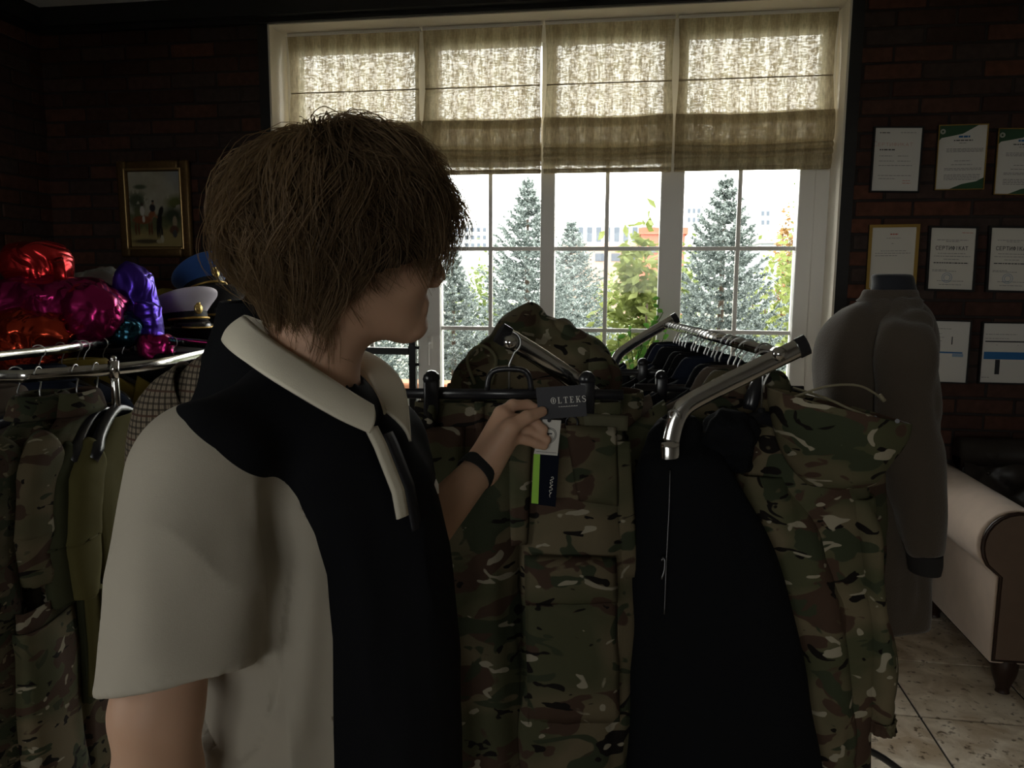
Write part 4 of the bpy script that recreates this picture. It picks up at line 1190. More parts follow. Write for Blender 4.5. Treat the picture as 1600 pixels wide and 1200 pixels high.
# ---------------------------------------------------------------- black metal rail stand near the window
q = PX(645, 530, 2.72)
st = thing('metal_stand', 'black square-tube metal stand by the window with bolts', 'stand', (q.x, q.y, 0))
M_BMET = mat('black_powder_coat', (.013, .014, .017), .4, spec=.5)
top = q.z
w = .0125
for dx in (0, -.62):
    MB().bbox((q.x + dx - w, q.y - w, 0), (q.x + dx + w, q.y + w, top), .002).build('post', M_BMET, st)
    for z in (top - .03, top - .09):
        MB().tube([(q.x + dx - w - .004, q.y, z), (q.x + dx + w + .012, q.y, z)], .0055, 8).tube([(q.x + dx, q.y - w - .007, z + .012), (q.x + dx, q.y - w, z + .012)], .005, 8).build('bolt', M_BMET, st)
    MB().bbox((q.x + dx - w, q.y - .22, 0), (q.x + dx + w, q.y + .22, .025), .003).build('foot', M_BMET, st)
for z in (PX(600, 549, 2.72).z, .45):
    MB().bbox((q.x - .62 + w, q.y - w, z - .012), (q.x - w, q.y + w, z + .012), .002).build('crossbar', M_BMET, st)
# ---------------------------------------------------------------- double-sided chrome rack in the middle
DN, DF = 1.30, 2.50           # forward distance of its near and far ends
rk = PX(1000, 1000, 1.9)
rack2 = thing('double_rack', 'double-sided chrome clothes rack with slanted arms in front of the window', 'clothes rack', (rk.x, rk.y, 0))
def arm(pts, d, back=0.0):
    """the upright stands `back` metres behind the arm tip"""
    n = len(pts) - 1
    P = [PX(x, y, d + back * min(1, 1.35 * (1 - i / n))) for i, (x, y) in enumerate(pts)]
    foot = Vector((P[0].x, P[0].y, 0))
    return smooth_path([foot, foot.lerp(P[0], .5), P[0]] + P[1:], 40)
NR = arm([(1046, 760), (1048, 690), (1066, 640), (1110, 612), (1180, 577), (1256, 540)], DN)
NL = arm([(957, 760), (957, 690), (946, 640), (912, 606), (850, 562), (784, 522)], DN, .13)
FR = arm([(962, 640), (958, 585), (965, 557), (985, 540), (1020, 518), (1056, 497)], DF)
FL = arm([(913, 640), (911, 585), (903, 557), (885, 540), (850, 518), (813, 497)], DF)
for P in (NR, NL, FR, FL):
    MB().tube(P, .012, 12, flat=(.0075, .0165, HF)).build('slanted_arm', M_CHROME, rack2, True)
    a = P[-1]; dr = (P[-1] - P[-2]).normalized(); n2 = HF.cross(dr)
    MB().tube([a - dr * .012, a + dr * .006], .01, 10, flat=(.0095, .0185, HF)).build('end_cap', M_BLKPL, rack2)
def along(P, f): return P[int(round(f * (len(P) - 1)))]
R0, R1 = PX(1216, 553, DN), PX(1042, 508, DF)
L0, L1 = PX(797, 535, DN), PX(826, 508, DF)
MB().tube([R0, R1], .0105, 12).build('rail', M_CHROME, rack2, True)
MB().tube([L0, L1], .0105, 12).build('rail', M_CHROME, rack2, True)
for q in (R0, R1, L0, L1):
    MB().tube([q - HF * .010, q + HF * .010], .0125, 12).build('rail_joint', M_CHROME, rack2, True)
for d, xa, xb in ((DN + .10, 957, 1041), (DF, 912, 961)):
    a, b = PX(xa, 985 if d < 2 else 860, d), PX(xb, 985 if d < 2 else 860, d)
    z = PX(1000, 985, DN).z
    a.z = b.z = z
    MB().tube([a, b], .012, 8, flat=(.016, .008, ZUP)).build('crossbar', M_BMET, rack2)
    m_ = a.lerp(b, .52)
    MB().tube([m_ - HF * .016, m_ - HF * .006], .011, 12).build('screw', M_CHROME, rack2, True)
    a, b = Vector((a.x, a.y, .03)), Vector((b.x, b.y, .03))
    MB().tube([a - HR * .22, b + HR * .22], .014, 8, flat=(.012, .014, ZUP)).build('foot', M_BMET, rack2)
a, b = PX(1046, 985, DN), PX(962, 860, DF)
MB().tube([Vector((a.x, a.y, .06)), Vector((b.x, b.y, .06))], .011, 8).build('base_bar', M_BMET, rack2)
# ---------------------------------------------------------------- camouflage trousers on a clip hanger, held out to the viewer
TD = 1.335
def pxsec(y, x0, x1, d, th, tilt=0.0):
    a, b = PX(x0, y, d), PX(x1, y, d)
    return ((a + b) / 2, (b - a) / 2, HF * th)
def wire_hook(P, r=.017): return hook_pts(P, HR, r=r)
hanger(PX(796, 521, DN) + ZUP * .002, HR, 'black clip hanger holding the camouflage trousers at the arm tip', kind='clip', half=.196, group='clip hangers', drop=.094)
tt = PX(812, 630, TD)
trs = thing('camouflage_trousers', 'camouflage trousers on a clip hanger, tags held by the person', 'trousers', (tt.x, tt.y, tt.z - .95))
M_CAMOT = camo('trouser_camouflage', .95, 1.0, 2.3)
loft_obj('waistband', [pxsec(627, 652, 967, TD, .020), pxsec(645, 650, 968, TD, .022), pxsec(668, 648, 970, TD, .024)], M_CAMOT, trs, thick=.004, nseg=56, nrow=8, p=3)
fr = lambda th, t: .05 * t * np.sin(6 * th + 4 * t) + .03 * np.sin(11 * th + 3 * t) * t
loft_obj('trouser_leg', [pxsec(660, 812, 970, TD, .024), pxsec(720, 808, 972, TD, .034), pxsec(800, 806, 984, TD, .044), pxsec(870, 808, 992, TD, .050), pxsec(950, 812, 995, TD, .052), pxsec(1050, 814, 990, TD, .05), pxsec(1200, 812, 978, TD, .045), pxsec(1420, 812, 960, TD, .04)], M_CAMOT, trs, thick=.004, nseg=60, nrow=70, p=2.7, fold=fr, amp=.016, sc=(10, 10, 6), seed=51)
loft_obj('trouser_leg', [pxsec(660, 648, 815, TD + .004, .024), pxsec(740, 640, 812, TD + .004, .036), pxsec(850, 640, 806, TD + .004, .048), pxsec(1000, 660, 816, TD + .006, .05), pxsec(1200, 690, 822, TD + .01, .045), pxsec(1420, 690, 822, TD + .01, .04)], M_CAMOT, trs, thick=.004, nseg=60, nrow=70, p=2.7, fold=fr, amp=.016, sc=(10, 10, 6), seed=57)
def patch(name, quad, d, m, parent, th=.004, nx=14, ny=10, bulge=.006, amp=.003, seed=0, label=None):
    """sewn-on piece with thickness; quad = four pixel corners TL TR BR BL"""
    q = [Vector((x, y, 0)) for x, y in quad]
    V = []; F = []
    for i in range(ny + 1):
        for j in range(nx + 1):
            s, t = j / nx, i / ny
            p = q[0].lerp(q[1], s).lerp(q[3].lerp(q[2], s), t)
            e = 1 - max(abs(2 * s - 1), abs(2 * t - 1)) ** 6
            V.append(PX(p.x, p.y, d) - HF * (bulge * e))
    for i in range(ny):
        for j in range(nx):
            a = i * (nx + 1) + j; F.append((a, a + nx + 1, a + nx + 2, a + 1))
    V = wrinkle(np.array(V), np.array(F), amp, (14, 14, 10), seed)
    o = mk(name, V, F, m, parent, True, label)
    md = o.modifiers.new('thickness', 'SOLIDIFY'); md.thickness = th; md.offset = 0
    return o
patch('cargo_pocket', [(822, 930), (962, 925), (966, 1125), (826, 1130)], TD - .052, M_CAMOT, trs, .006, bulge=.014, amp=.006, seed=3)
patch('pocket_flap', [(820, 868), (962, 872), (964, 940), (822, 944)], TD - .058, M_CAMOT, trs, .005, bulge=.016, amp=.004, seed=4)
patch('side_strip', [(962, 690), (984, 690), (996, 900), (970, 905)], TD - .030, M_CAMOT, trs, .004, 6, 12, .004, .002, 5)
patch('hip_pocket_flap', [(885, 665), (962, 668), (964, 790), (905, 782)], TD - .038, M_CAMOT, trs, .005, bulge=.008, amp=.003, seed=6)
patch('fly_flap', [(795, 668), (832, 668), (822, 850), (800, 852)], TD - .036, M_CAMOT, trs, .004, 6, 12, .006, .003, 7)
M_WEB = mat('olive_webbing', (.075, .07, .04), .9, var=.15, vscale=60)
patch('waist_strap', [(912, 646), (981, 650), (980, 673), (914, 671)], TD - .030, M_WEB, trs, .004, 8, 4, .002, .0, 8, 'olive webbing tab')
for x in (668, 742, 872):
    patch('belt_loop', [(x, 628), (x + 14, 628), (x + 14, 676), (x, 676)], TD - .026, M_CAMOT, trs, .004, 3, 6, .003, 0, 9)
patch('left_hip_flap', [(655, 668), (725, 668), (722, 760), (655, 765)], TD - .036, M_CAMOT, trs, .005, bulge=.008, amp=.003, seed=10)
bk = MB(); c = PX(893, 660, TD - .03)
bk.tube([c + HR * (.010 * math.cos(a)) + ZUP * (.012 * math.sin(a)) - HF * .004 for a in np.linspace(0, 2 * math.pi, 17)[:-1]], .0018, 5, closed=True)
bk.build('buckle', M_BLKPL, trs, True)

# ---------------------------------------------------------------- hooded camouflage jacket behind the trousers
HDP = 1.62
hj = thing('hooded_jacket', 'hooded camouflage jacket hanging behind the clip hanger, hood peaked up', 'jacket', tuple(PX(835, 1100, HDP)))
M_CAMOH = camo('hood_camouflage', 1.3, 1.2, 7.7)
loft_obj('hood', [pxsec(470, 826, 836, HDP, .01), pxsec(478, 810, 852, HDP, .028), pxsec(492, 786, 874, HDP, .05), pxsec(512, 762, 905, HDP, .07), pxsec(538, 734, 938, HDP, .085), pxsec(565, 712, 956, HDP, .09), pxsec(600, 700, 966, HDP, .09), pxsec(650, 700, 966, HDP, .085)], M_CAMOH, hj, nseg=64, nrow=50, p=2.1, amp=.030, sc=(9, 9, 7), seed=61)
loft_obj('hood_side', [pxsec(497, 866, 876, HDP - .04, .01), pxsec(506, 862, 905, HDP - .04, .03), pxsec(528, 868, 936, HDP - .04, .045), pxsec(556, 884, 960, HDP - .04, .05), pxsec(590, 900, 970, HDP - .04, .05), pxsec(640, 905, 972, HDP - .04, .045)], M_CAMOH, hj, nseg=40, nrow=40, p=2.0, amp=.022, sc=(14, 14, 5), seed=63)
loft_obj('body', [pxsec(600, 700, 970, HDP, .06), pxsec(680, 690, 985, HDP, .08), pxsec(900, 690, 985, HDP, .08), pxsec(1150, 690, 985, HDP, .08)], M_CAMOH, hj, nseg=56, nrow=50, p=2.3, amp=.016, sc=(8, 8, 4), seed=64)
for s, x in ((-1, 690), (1, 975)):
    loft_obj('sleeve', [pxsec(610, x - 30, x + 30, HDP, .05), pxsec(720, x - 36, x + 36, HDP, .055), pxsec(950, x - 32, x + 32, HDP, .05), pxsec(1100, x - 26, x + 26, HDP, .04)], M_CAMOH, hj, thick=.004, nseg=30, nrow=40, amp=.012, sc=(11, 11, 9), seed=66)
MB().tube(smooth_path([PX(742, 600, HDP - .09), PX(730, 560, HDP - .10), PX(752, 540, HDP - .1), PX(775, 560, HDP - .10), PX(768, 600, HDP - .09)], 20), .0035, 6).build('drawcord', mat('olive_cord', (.12, .11, .06), .8), hj, True)

# ---------------------------------------------------------------- tags on the trousers
KD = 1.235
def card(name, label, quad, d, m, th=.0012):
    P = [PX(x, y, d) for x, y in quad]
    t = thing(name, label, 'tag', tuple(P[3]))
    MB().prism(P, HF * th).build('card', m, t)
    return t, P
M_CHARC = mat('charcoal_card', (.022, .022, .028), .6)
M_TAGW = mat('tag_white', (.55, .53, .49), .6)
M_INKW = mat('white_ink', (.62, .60, .56), .7)
t, P = card('brand_tag', 'dark charcoal OLTEKS card tag pinched between thumb and finger', [(837, 606), (914, 601), (917, 650), (842, 656)], KD, M_CHARC)
ux = (P[1] - P[0]).normalized(); uy = (P[0] - P[3]).normalized(); un = -HF
def letter(ch):
    """serif capitals as strokes in a unit box: list of polygons"""
    q = []
    def r(x0, y0, x1, y1): q.append([(x0, y0), (x1, y0), (x1, y1), (x0, y1)])
    if ch == 'L': r(.12, 0, .26, 1); r(0, .95, .38, 1); r(0, 0, .62, .06); r(.56, 0, .62, .24)
    if ch == 'T': r(.27, 0, .41, 1); r(.14, 0, .54, .05); r(0, .94, .68, 1); r(0, .74, .05, 1); r(.63, .74, .68, 1)
    if ch == 'E': r(.12, 0, .26, 1); r(0, 0, .62, .06); r(0, .94, .60, 1); r(.56, 0, .62, .22); r(.54, .78, .6, 1); r(.26, .48, .46, .54); r(.42, .40, .46, .62)
    if ch == 'K':
        r(.12, 0, .26, 1); r(0, 0, .38, .05); r(0, .95, .38, 1)
        q.append([(.24, .40), (.60, .97), (.67, .97), (.30, .36)]); q.append([(.34, .55), (.58, 0), (.74, 0), (.44, .64)]); r(.48, .95, .74, 1); r(.5, 0, .8, .05)
    return q
def put(name, polys, m, parent, o, sx, sy, lift=.0012):
    mb = MB()
    for pl in polys:
        mb.prism([o + ux * (x * sx) + uy * (y * sy) + un * .0002 for x, y in pl], un * .0004)
    return mb.build(name, m, parent)
hgt = .0100
x = .0220
o0 = P[3]
base = (P[0] - P[3]).length * .47
for ch in 'OLTEKS':
    o = o0 + ux * x + uy * base
    if ch in 'LTEK':
        put('printed_letter', letter(ch), M_INKW, t, o, hgt * 1.0, hgt); x += hgt * .98
    elif ch == 'O':
        mb = MB(); n = 24
        for k in range(n):
            a, b = 2 * math.pi * k / n, 2 * math.pi * (k + 1) / n
            rr = lambda a, i: (.42 + (.42 if not i else .29 + .06 * abs(math.sin(a))) * math.cos(a), .5 + (.52 if not i else .46) * math.sin(a))
            pl = [rr(a, 0), rr(b, 0), rr(b, 1), rr(a, 1)]
            mb.prism([o + ux * (u * hgt) + uy * (v * hgt) + un * .0002 for u, v in pl], un * .0004)
        mb.prism([o + ux * (u * hgt) + uy * (v * hgt) + un * .0002 for u, v in [(.34, .2), (.5, .2), (.5, .8), (.34, .8)]], un * .0004)
        mb.build('printed_letter', M_INKW, t); x += hgt * 1.12
    else:
        pts = cat([(.58, .80), (.50, .94), (.30, .98), (.12, .84), (.14, .66), (.34, .53), (.54, .40), (.58, .20), (.42, .03), (.20, .03), (.06, .20)], 30)
        mb = MB()
        for k in range(29):
            d = pts[k + 1] - pts[k]; nn = np.array([-d[1], d[0]]); nn /= np.linalg.norm(nn); w_ = .035 + .045 * math.exp(-((k - 14.5) / 6) ** 2)
            mb.prism([o + ux * (u * hgt) + uy * (v * hgt) + un * .0002 for u, v in (pts[k] + nn * w_, pts[k + 1] + nn * w_, pts[k + 1] - nn * w_, pts[k] - nn * w_)], un * .0004)
        mb.build('printed_letter', M_INKW, t)
mb = MB(); 
for k in range(22):
    a = o0 + ux * (.034 + k * .0014) + uy * (base - .006); mb.prism([a, a + ux * .001, a + ux * .001 + uy * (.0008 + .0006 * (k % 3 == 0)), a + uy * (.0008 + .0006 * (k % 3 == 0))], un * .0004)
mb.build('printed_line', M_INKW, t)
t, P = card('paper_tag', 'small white tag with a round emblem under the fingertips', [(848, 655), (877, 657), (871, 712), (834, 709)], KD + .004, M_TAGW)
ux = (P[1] - P[0]).normalized(); uy = (P[0] - P[3]).normalized()
c = PX(856, 681, KD + .004) + un * .0004
M_INKD = mat('dark_ink', (.03, .03, .035), .7)
mb = MB()
for r_ in (.0135, .0115): mb.tube([c + ux * (r_ * math.cos(a)) + uy * (r_ * math.sin(a)) for a in np.linspace(0, 2 * math.pi, 33)[:-1]], .0004, 4, closed=True)
mb.prism([c + ux * u + uy * v for u, v in ((-.006, .005), (.006, .005), (.006, .0028), (-.006, .0028))], un * .0003); mb.prism([c + ux * u + uy * v for u, v in ((-.0012, .003), (.0016, .003), (.0006, -.006), (-.0022, -.006))], un * .0003)
mb.build('round_emblem', M_INKD, t)
MB().prism([P[3] + ux * .003 + uy * .004 + un * .0003, P[2] - ux * .003 + uy * .004 + un * .0003, P[2] - ux * .003 + uy * .0046 + un * .0003, P[3] + ux * .003 + uy * .0046 + un * .0003], un * .0003).build('printed_line', M_INKD, t)
MB().tube([PX(858, 657, KD) + un * .001, PX(858, 657, KD) - un * .002], .003, 10).build('eyelet', M_BLKPL, t)
t, P = card('long_tag', 'long navy tag with lime green edge hanging below the white tag', [(836, 708), (874, 708), (868, 792), (829, 787)], KD + .008, mat('navy_card', (.004, .006, .014), .8, spec=.1))
ux = (P[1] - P[0]).normalized(); uy = (P[0] - P[3]).normalized()
MB().prism([PX(x, y, KD + .008) + un * .0006 for x, y in ((834, 709), (844, 709), (841, 787), (830, 786))], un * .0004).build('lime_stripe', mat('lime_ink', (.26, .55, .02), .5), t)
o = PX(861, 746, KD + .008) + un * .0012
sq = [(0, 0), (.003, .001), (.004, -.002), (.001, -.003), (-.001, -.005), (.003, -.006), (.002, -.009), (-.001, -.008), (.001, -.012), (.004, -.012), (.001, -.014), (-.001, -.016), (.003, -.017), (.003, -.020), (-.001, -.021), (.001, -.025), (.003, -.024), (.000, -.028), (.001, -.032)]
MB().tube([o + ux * float(a) + uy * float(b) for a, b in cat(sq, 80)], .0006, 4).build('script_lettering', M_INKW, t)
MB().tube(smooth_path([PX(858, 657, KD + .004), PX(868, 640, KD + .02), PX(880, 655, TD - .06), PX(893, 660, TD - .03)], 16), .0006, 4).build('string', M_BLKPL, t, True)
# ---------------------------------------------------------------- clothes on the right-hand rail of the double rack
def on_right(f): return R0.lerp(R1, f) + ZUP * .0105
row = [  # position along the rail, kind, material, name, label
 (.16, 'top', camo('rail_camouflage', 1.1, .9, 3.1), 'camouflage_jacket', 'camouflage jacket just behind the black coat on the right rail', dict(half=.205, thick=.03, length=.85, seed=71)),
 (.22, 'top', M_BROWNCLOTH, 'brown_jacket', 'grey-brown jacket whose shoulder edge shows left of the rack pole', dict(half=.225, thick=.03, length=.8, seed=72)),
 (.29, 'top', M_BLACKCLOTH, 'black_jacket', 'black jacket on the right rail behind the grey-brown one', dict(half=.20, thick=.03, length=.8, seed=73)),
 (.36, 'legs', mat('tan_trouser_cloth', (.16, .10, .06), .9), 'tan_trousers', 'tan trousers clipped on the right rail', {}),
 (.43, 'top', M_NAVYCLOTH, 'navy_jacket', 'navy jacket in the middle of the right rail', dict(half=.21, thick=.028, length=.8, seed=75)),
 (.50, 'top', M_BLACKCLOTH, 'black_shirt', 'black shirt midway along the right rail', dict(half=.19, thick=.02, length=.7, seed=76)),
 (.57, 'top', M_BLACKCLOTH, 'black_jacket', 'black jacket midway along the right rail, behind the navy one', dict(half=.21, thick=.028, length=.8, seed=77)),
 (.64, 'legs', M_NAVYCLOTH, 'navy_trousers', 'navy trousers clipped towards the far end of the right rail', {}),
 (.72, 'top', M_BLACKCLOTH, 'black_jacket', 'black jacket third from the window end of the right rail', dict(half=.21, thick=.028, length=.8, seed=79)),
 (.80, 'top', M_NAVYCLOTH, 'navy_jacket', 'navy jacket second from the window end of the right rail', dict(half=.20, thick=.028, length=.8, seed=80)),
 (.88, 'top', M_BLACKCLOTH, 'black_jacket', 'black jacket nearest the window on the right rail', dict(half=.20, thick=.028, length=.8, seed=81))]
for f, kind, m, nm, lb, kw in row:
    P = on_right(f); wd = HR + HF * random.uniform(-.12, .12)
    short = lb.split(' whose')[0]
    if kind == 'top':
        hung_top(nm, lb, P, wd, m, sleeve=.55, **kw)
        hanger(P, wd, 'black coat hanger carrying the ' + short, half=kw['half'] * .93, group='coat hangers on the right rail')
    else:
        hung_legs(nm, lb, P - ZUP * .155, wd, m, .85, .17, .03, int(f * 100))
        hanger(P, wd, 'black clip hanger holding the ' + short, kind='clip', half=.19, group='clip hangers')
for k, f in enumerate((.25, .40, .47, .61, .76, .84)):
    hanger(on_right(f), HR + HF * random.uniform(-.1, .1), ['bare black hanger next to the grey-brown jacket', 'bare black hanger between tan trousers and navy jacket', 'bare black hanger beside the mid-rail black shirt', 'bare black hanger beside the navy trousers', 'bare black hanger third from the window end', 'bare black hanger nearest the window end'][k], kind='coat', half=.185 + .006 * k, group='bare hangers on the right rail')

# black coat hooked on the pole bend
BD = 1.325
bc = thing('black_coat', 'long black coat hooked in front on the rack pole', 'coat', tuple(PX(1130, 1300, BD)))
loft_obj('body', [pxsec(652, 1040, 1082, BD + .08, .02), pxsec(668, 1022, 1098, BD + .065, .035), pxsec(688, 1010, 1114, BD + .040, .04), pxsec(712, 1000, 1130, BD + .005, .048), pxsec(750, 992, 1152, BD, .05), pxsec(820, 986, 1192, BD, .055), pxsec(900, 984, 1222, BD, .06), pxsec(1000, 982, 1246, BD, .062), pxsec(1200, 980, 1282, BD, .065), pxsec(1380, 980, 1300, BD, .065)], M_BLACKCLOTH, bc, nseg=60, nrow=60, p=2.3, amp=.012, sc=(9, 9, 3), seed=91, thick=.004)
P_, F_ = blob('', '', PX(1140, 690, BD + .03), (.048, .05, .05), None, 92, .5, sc=16); mk('hood', P_, F_, M_BLACKCLOTH, bc)
loft_obj('collar', [pxsec(690, 1010, 1075, BD + .07, .05), pxsec(662, 1028, 1072, BD + .07, .045), pxsec(655, 1036, 1068, BD + .07, .035), pxsec(672, 1030, 1078, BD + .07, .055)], M_BLACKCLOTH, bc, nseg=30, nrow=16, amp=.004, sc=(14, 14, 14), seed=93)
M_DSTEEL = mat('dark_steel', (.16, .16, .17), .4, 1.0)
zp = [PX(1047, 735, BD - .054), PX(1045, 800, BD - .066), PX(1041, 880, BD - .07), PX(1038, 960, BD - .072)]
MB().tube(smooth_path(zp, 20), .0013, 6).build('zip', M_DSTEEL, bc, True)
MB().tube(smooth_path([PX(1033, 876, BD - .078), PX(1038, 872, BD - .078), PX(1038, 890, BD - .078), PX(1033, 905, BD - .078)], 10), .0022, 6).build('zip_pull', M_DSTEEL, bc, True)
hp = PX(1050, 650, DN - .02)
MB().tube(smooth_path([PX(1052, 668, BD + .03), hp + HR * -.006 + ZUP * .004, hp + HR * .004 + ZUP * .010, hp + HR * .014, PX(1064, 664, BD + .03)], 14), .0022, 6).build('hanging_loop', M_STEEL, bc, True)

# camouflage parka at the front end, its hood drooping to the right
PD = 1.47
pk = thing('camouflage_parka', 'camouflage parka with drooping hood at the right end of the rack', 'parka', tuple(PX(1300, 1330, PD)))
M_PARKA = camo('parka_camouflage', .95, 1.45, 12.4)
loft_obj('body', [pxsec(618, 1196, 1236, PD, .02), pxsec(640, 1178, 1268, PD, .05), pxsec(690, 1158, 1312, PD, .075), pxsec(740, 1152, 1345, PD, .085), pxsec(790, 1160, 1362, PD, .085), pxsec(850, 1188, 1366, PD, .085), pxsec(930, 1215, 1368, PD, .085), pxsec(1020, 1232, 1372, PD, .085), pxsec(1120, 1246, 1352, PD, .08), pxsec(1300, 1262, 1345, PD, .075)], M_PARKA, pk, nseg=72, nrow=80, p=2.1, amp=.022, sc=(7, 7, 4.5), seed=101, thick=.004)
hood = [pxsec(756, 1262, 1352, PD - .085, .02), pxsec(738, 1236, 1372, PD - .085, .05), pxsec(705, 1212, 1393, PD - .085, .075), pxsec(672, 1198, 1408, PD - .085, .085), pxsec(650, 1196, 1412, PD - .085, .085)]
V, F = loft(hood, 56, 34, p=2.2, amp=.014, sc=(10, 10, 6), seed=103)
# the rim of the opening drops towards the right
V = np.array(V); zr = PX(1300, 650, PD - .085).z
sx = (V - np.array(PX(1200, 650, PD - .085))) @ np.array(HR)
V[:, 2] += np.clip((V[:, 2] - (zr - .12)) / .12, 0, 1) * (.050 - .24 * np.clip(sx, 0, .3))
o = mk('hood', V, F, M_PARKA, pk); md = o.modifiers.new('thickness', 'SOLIDIFY'); md.thickness = .005
loft_obj('sleeve', [pxsec(770, 1300, 1360, PD - .02, .05), pxsec(830, 1318, 1366, PD - .02, .06), pxsec(920, 1326, 1374, PD - .02, .06), pxsec(1010, 1336, 1386, PD - .02, .058), pxsec(1080, 1340, 1392, PD - .02, .055), pxsec(1112, 1343, 1390, PD - .02, .05)], M_PARKA, pk, nseg=36, nrow=46, amp=.014, sc=(12, 12, 8), seed=105, thick=.004)
loft_obj('cuff', [pxsec(1110, 1344, 1390, PD - .02, .05), pxsec(1120, 1346, 1389, PD - .02, .042), pxsec(1131, 1343, 1391, PD - .02, .046)], M_PARKA, pk, nseg=60, nrow=8, fold=lambda th, t: .05 * np.sin(17 * th), thick=.004)
loft_obj('sleeve', [pxsec(740, 1152, 1230, PD - .05, .03), pxsec(800, 1160, 1262, PD - .06, .05), pxsec(870, 1194, 1292, PD - .06, .055), pxsec(960, 1226, 1318, PD - .055, .055), pxsec(1080, 1250, 1332, PD - .05, .05), pxsec(1200, 1268, 1338, PD - .05, .045)], M_PARKA, pk, nseg=40, nrow=50, amp=.016, sc=(11, 11, 6), seed=107, thick=.004)
M_CORD = mat('khaki_cord', (.22, .19, .12), .7)
MB().tube(smooth_path([PX(1236, 622, PD - .1), PX(1290, 604, PD - .14), PX(1338, 602, PD - .14), PX(1366, 614, PD - .13), PX(1380, 626, PD - .12)], 20), .0022, 6).build('drawcord', M_CORD, pk, True)
MB().tube(smooth_path([PX(1240, 606, PD - .03), PX(1290, 622, PD - .12), PX(1330, 640, PD - .15), PX(1364, 652, PD - .16)], 20), .0025, 6).build('drawcord', M_CORD, pk, True)
MB().tube([PX(1374, 617, PD - .13), PX(1382, 627, PD - .13)], .004, 8).build('cord_end', M_CORD, pk, True)
for (x, y) in ((1367, 653), (1402, 658)):
    MB().tube([PX(x, y, PD - .165), PX(x, y, PD - .155)], .004, 8).build('eyelet', M_BMET, pk)
P = PX(1196, 545, PD - .10); P.z = (R0.z + .0105)
hw = (HR * .55 - HF * .8)
hanger(R0.lerp(R1, .07) + ZUP * .0105, HR * .95 + HF * .25, 'broad black hanger carrying the camouflage parka', half=.15, group='coat hangers on the right rail', drop=.13)
MB_ = MB().tube(smooth_path([PX(1171, 640, PD - .06), PX(1178, 612, PD - .06), PX(1186, 596, PD - .05), PX(1200, 592, PD - .02)], 10), [.012, .014, .014, .013, .012, .011, .011, .01, .01, .008], 8)
t = thing('clothes_hanger', 'thick black hanger end poking out at the neck of the camouflage parka', 'hanger', tuple(PX(1200, 592, PD - .02)), 'coat hangers on the right rail')
MB_.build('body', M_BLKPL, t, True)
MB().tube(hook_pts(PX(1196, 550, PD - .16), HR, low=.07), .0019, 6).build('hook', M_STEEL, t, True)

# ---------------------------------------------------------------- fleece jacket on a mannequin
MD = 2.28
c = PX(1368, 700, MD)
mn = thing('mannequin', 'black headless mannequin torso on a tripod wearing the fleece jacket', 'mannequin', (c.x, c.y, 0))
loft_obj('neck', [pxsec(428, 1372, 1414, MD, .03), pxsec(431, 1364, 1424, MD, .05), pxsec(445, 1364, 1428, MD, .055), pxsec(480, 1356, 1436, MD, .06)], mat('navy_black_velvet', (.010, .011, .018), .8, sheen=.2), mn, nseg=32, nrow=18, cap0=True)
MB().tube([(c.x, c.y, .13), (c.x, c.y, 1.05)], .014, 10).build('pole', M_BMET, mn, True)
hub = PY(1330, 1156, c.y); hub = Vector((c.x, c.y, .14))
e0 = PZ(1412, 1208, .012)
for k, e in enumerate((e0, Vector((c.x - .30, c.y - .05, .012)), Vector((c.x + .08, c.y + .32, .012)))):
    MB().tube(smooth_path([hub, hub.lerp(e, .5) + ZUP * .01, e], 8), .011, 8).build('tripod_leg', M_BMET, mn, True)
MB().tube([hub - ZUP * .03, hub + ZUP * .04], .024, 12).build('hub', M_BMET, mn, True)
M_FLEECE = mat('brown_grey_fleece', (.078, .062, .048), .95, spec=.05, sheen=.22, bump=.3, bscale=260)
fj = thing('fleece_jacket', 'brown-grey fleece jacket on the mannequin beside the window', 'jacket', (c.x, c.y, .55))
loft_obj('body', [pxsec(460, 1350, 1430, MD, .055), pxsec(470, 1336, 1440, MD, .08), pxsec(490, 1312, 1450, MD, .115), pxsec(525, 1290, 1456, MD, .14), pxsec(570, 1281, 1452, MD, .155), pxsec(640, 1278, 1446, MD, .16), pxsec(760, 1280, 1444, MD, .155), pxsec(900, 1284, 1444, MD, .15), pxsec(960, 1284, 1442, MD, .145)], M_FLEECE, fj, nseg=64, nrow=56, p=2.1, amp=.028, sc=(7, 7, 2.2), seed=111, thick=.004)
loft_obj('collar', [pxsec(470, 1340, 1440, MD, .08), pxsec(464, 1346, 1434, MD, .068), pxsec(455, 1350, 1432, MD, .062), pxsec(453, 1355, 1428, MD, .057), pxsec(465, 1360, 1424, MD, .052)], M_FLEECE, fj, nseg=36, nrow=18)
SD = MD - .17
loft_obj('sleeve', [pxsec(470, 1392, 1432, SD + .14, .03), pxsec(492, 1382, 1444, SD + .07, .05), pxsec(520, 1374, 1456, SD + .02, .065), pxsec(570, 1369, 1465, SD, .072), pxsec(650, 1367, 1467, SD, .072), pxsec(740, 1380, 1468, SD, .07), pxsec(820, 1400, 1470, SD, .064), pxsec(858, 1414, 1470, SD, .06), pxsec(866, 1420, 1467, SD, .05)], M_FLEECE, fj, nseg=40, nrow=50, amp=.022, sc=(10, 10, 4), seed=113, thick=.004)
loft_obj('cuff', [pxsec(862, 1421, 1467, SD, .05), pxsec(880, 1423, 1467, SD, .046), pxsec(893, 1425, 1464, SD, .044)], mat('dark_ribbed_cuff', (.02, .018, .018), .95), fj, nseg=48, nrow=10, fold=lambda th, t: .02 * np.sin(24 * th), thick=.004)
FD = MD + .19
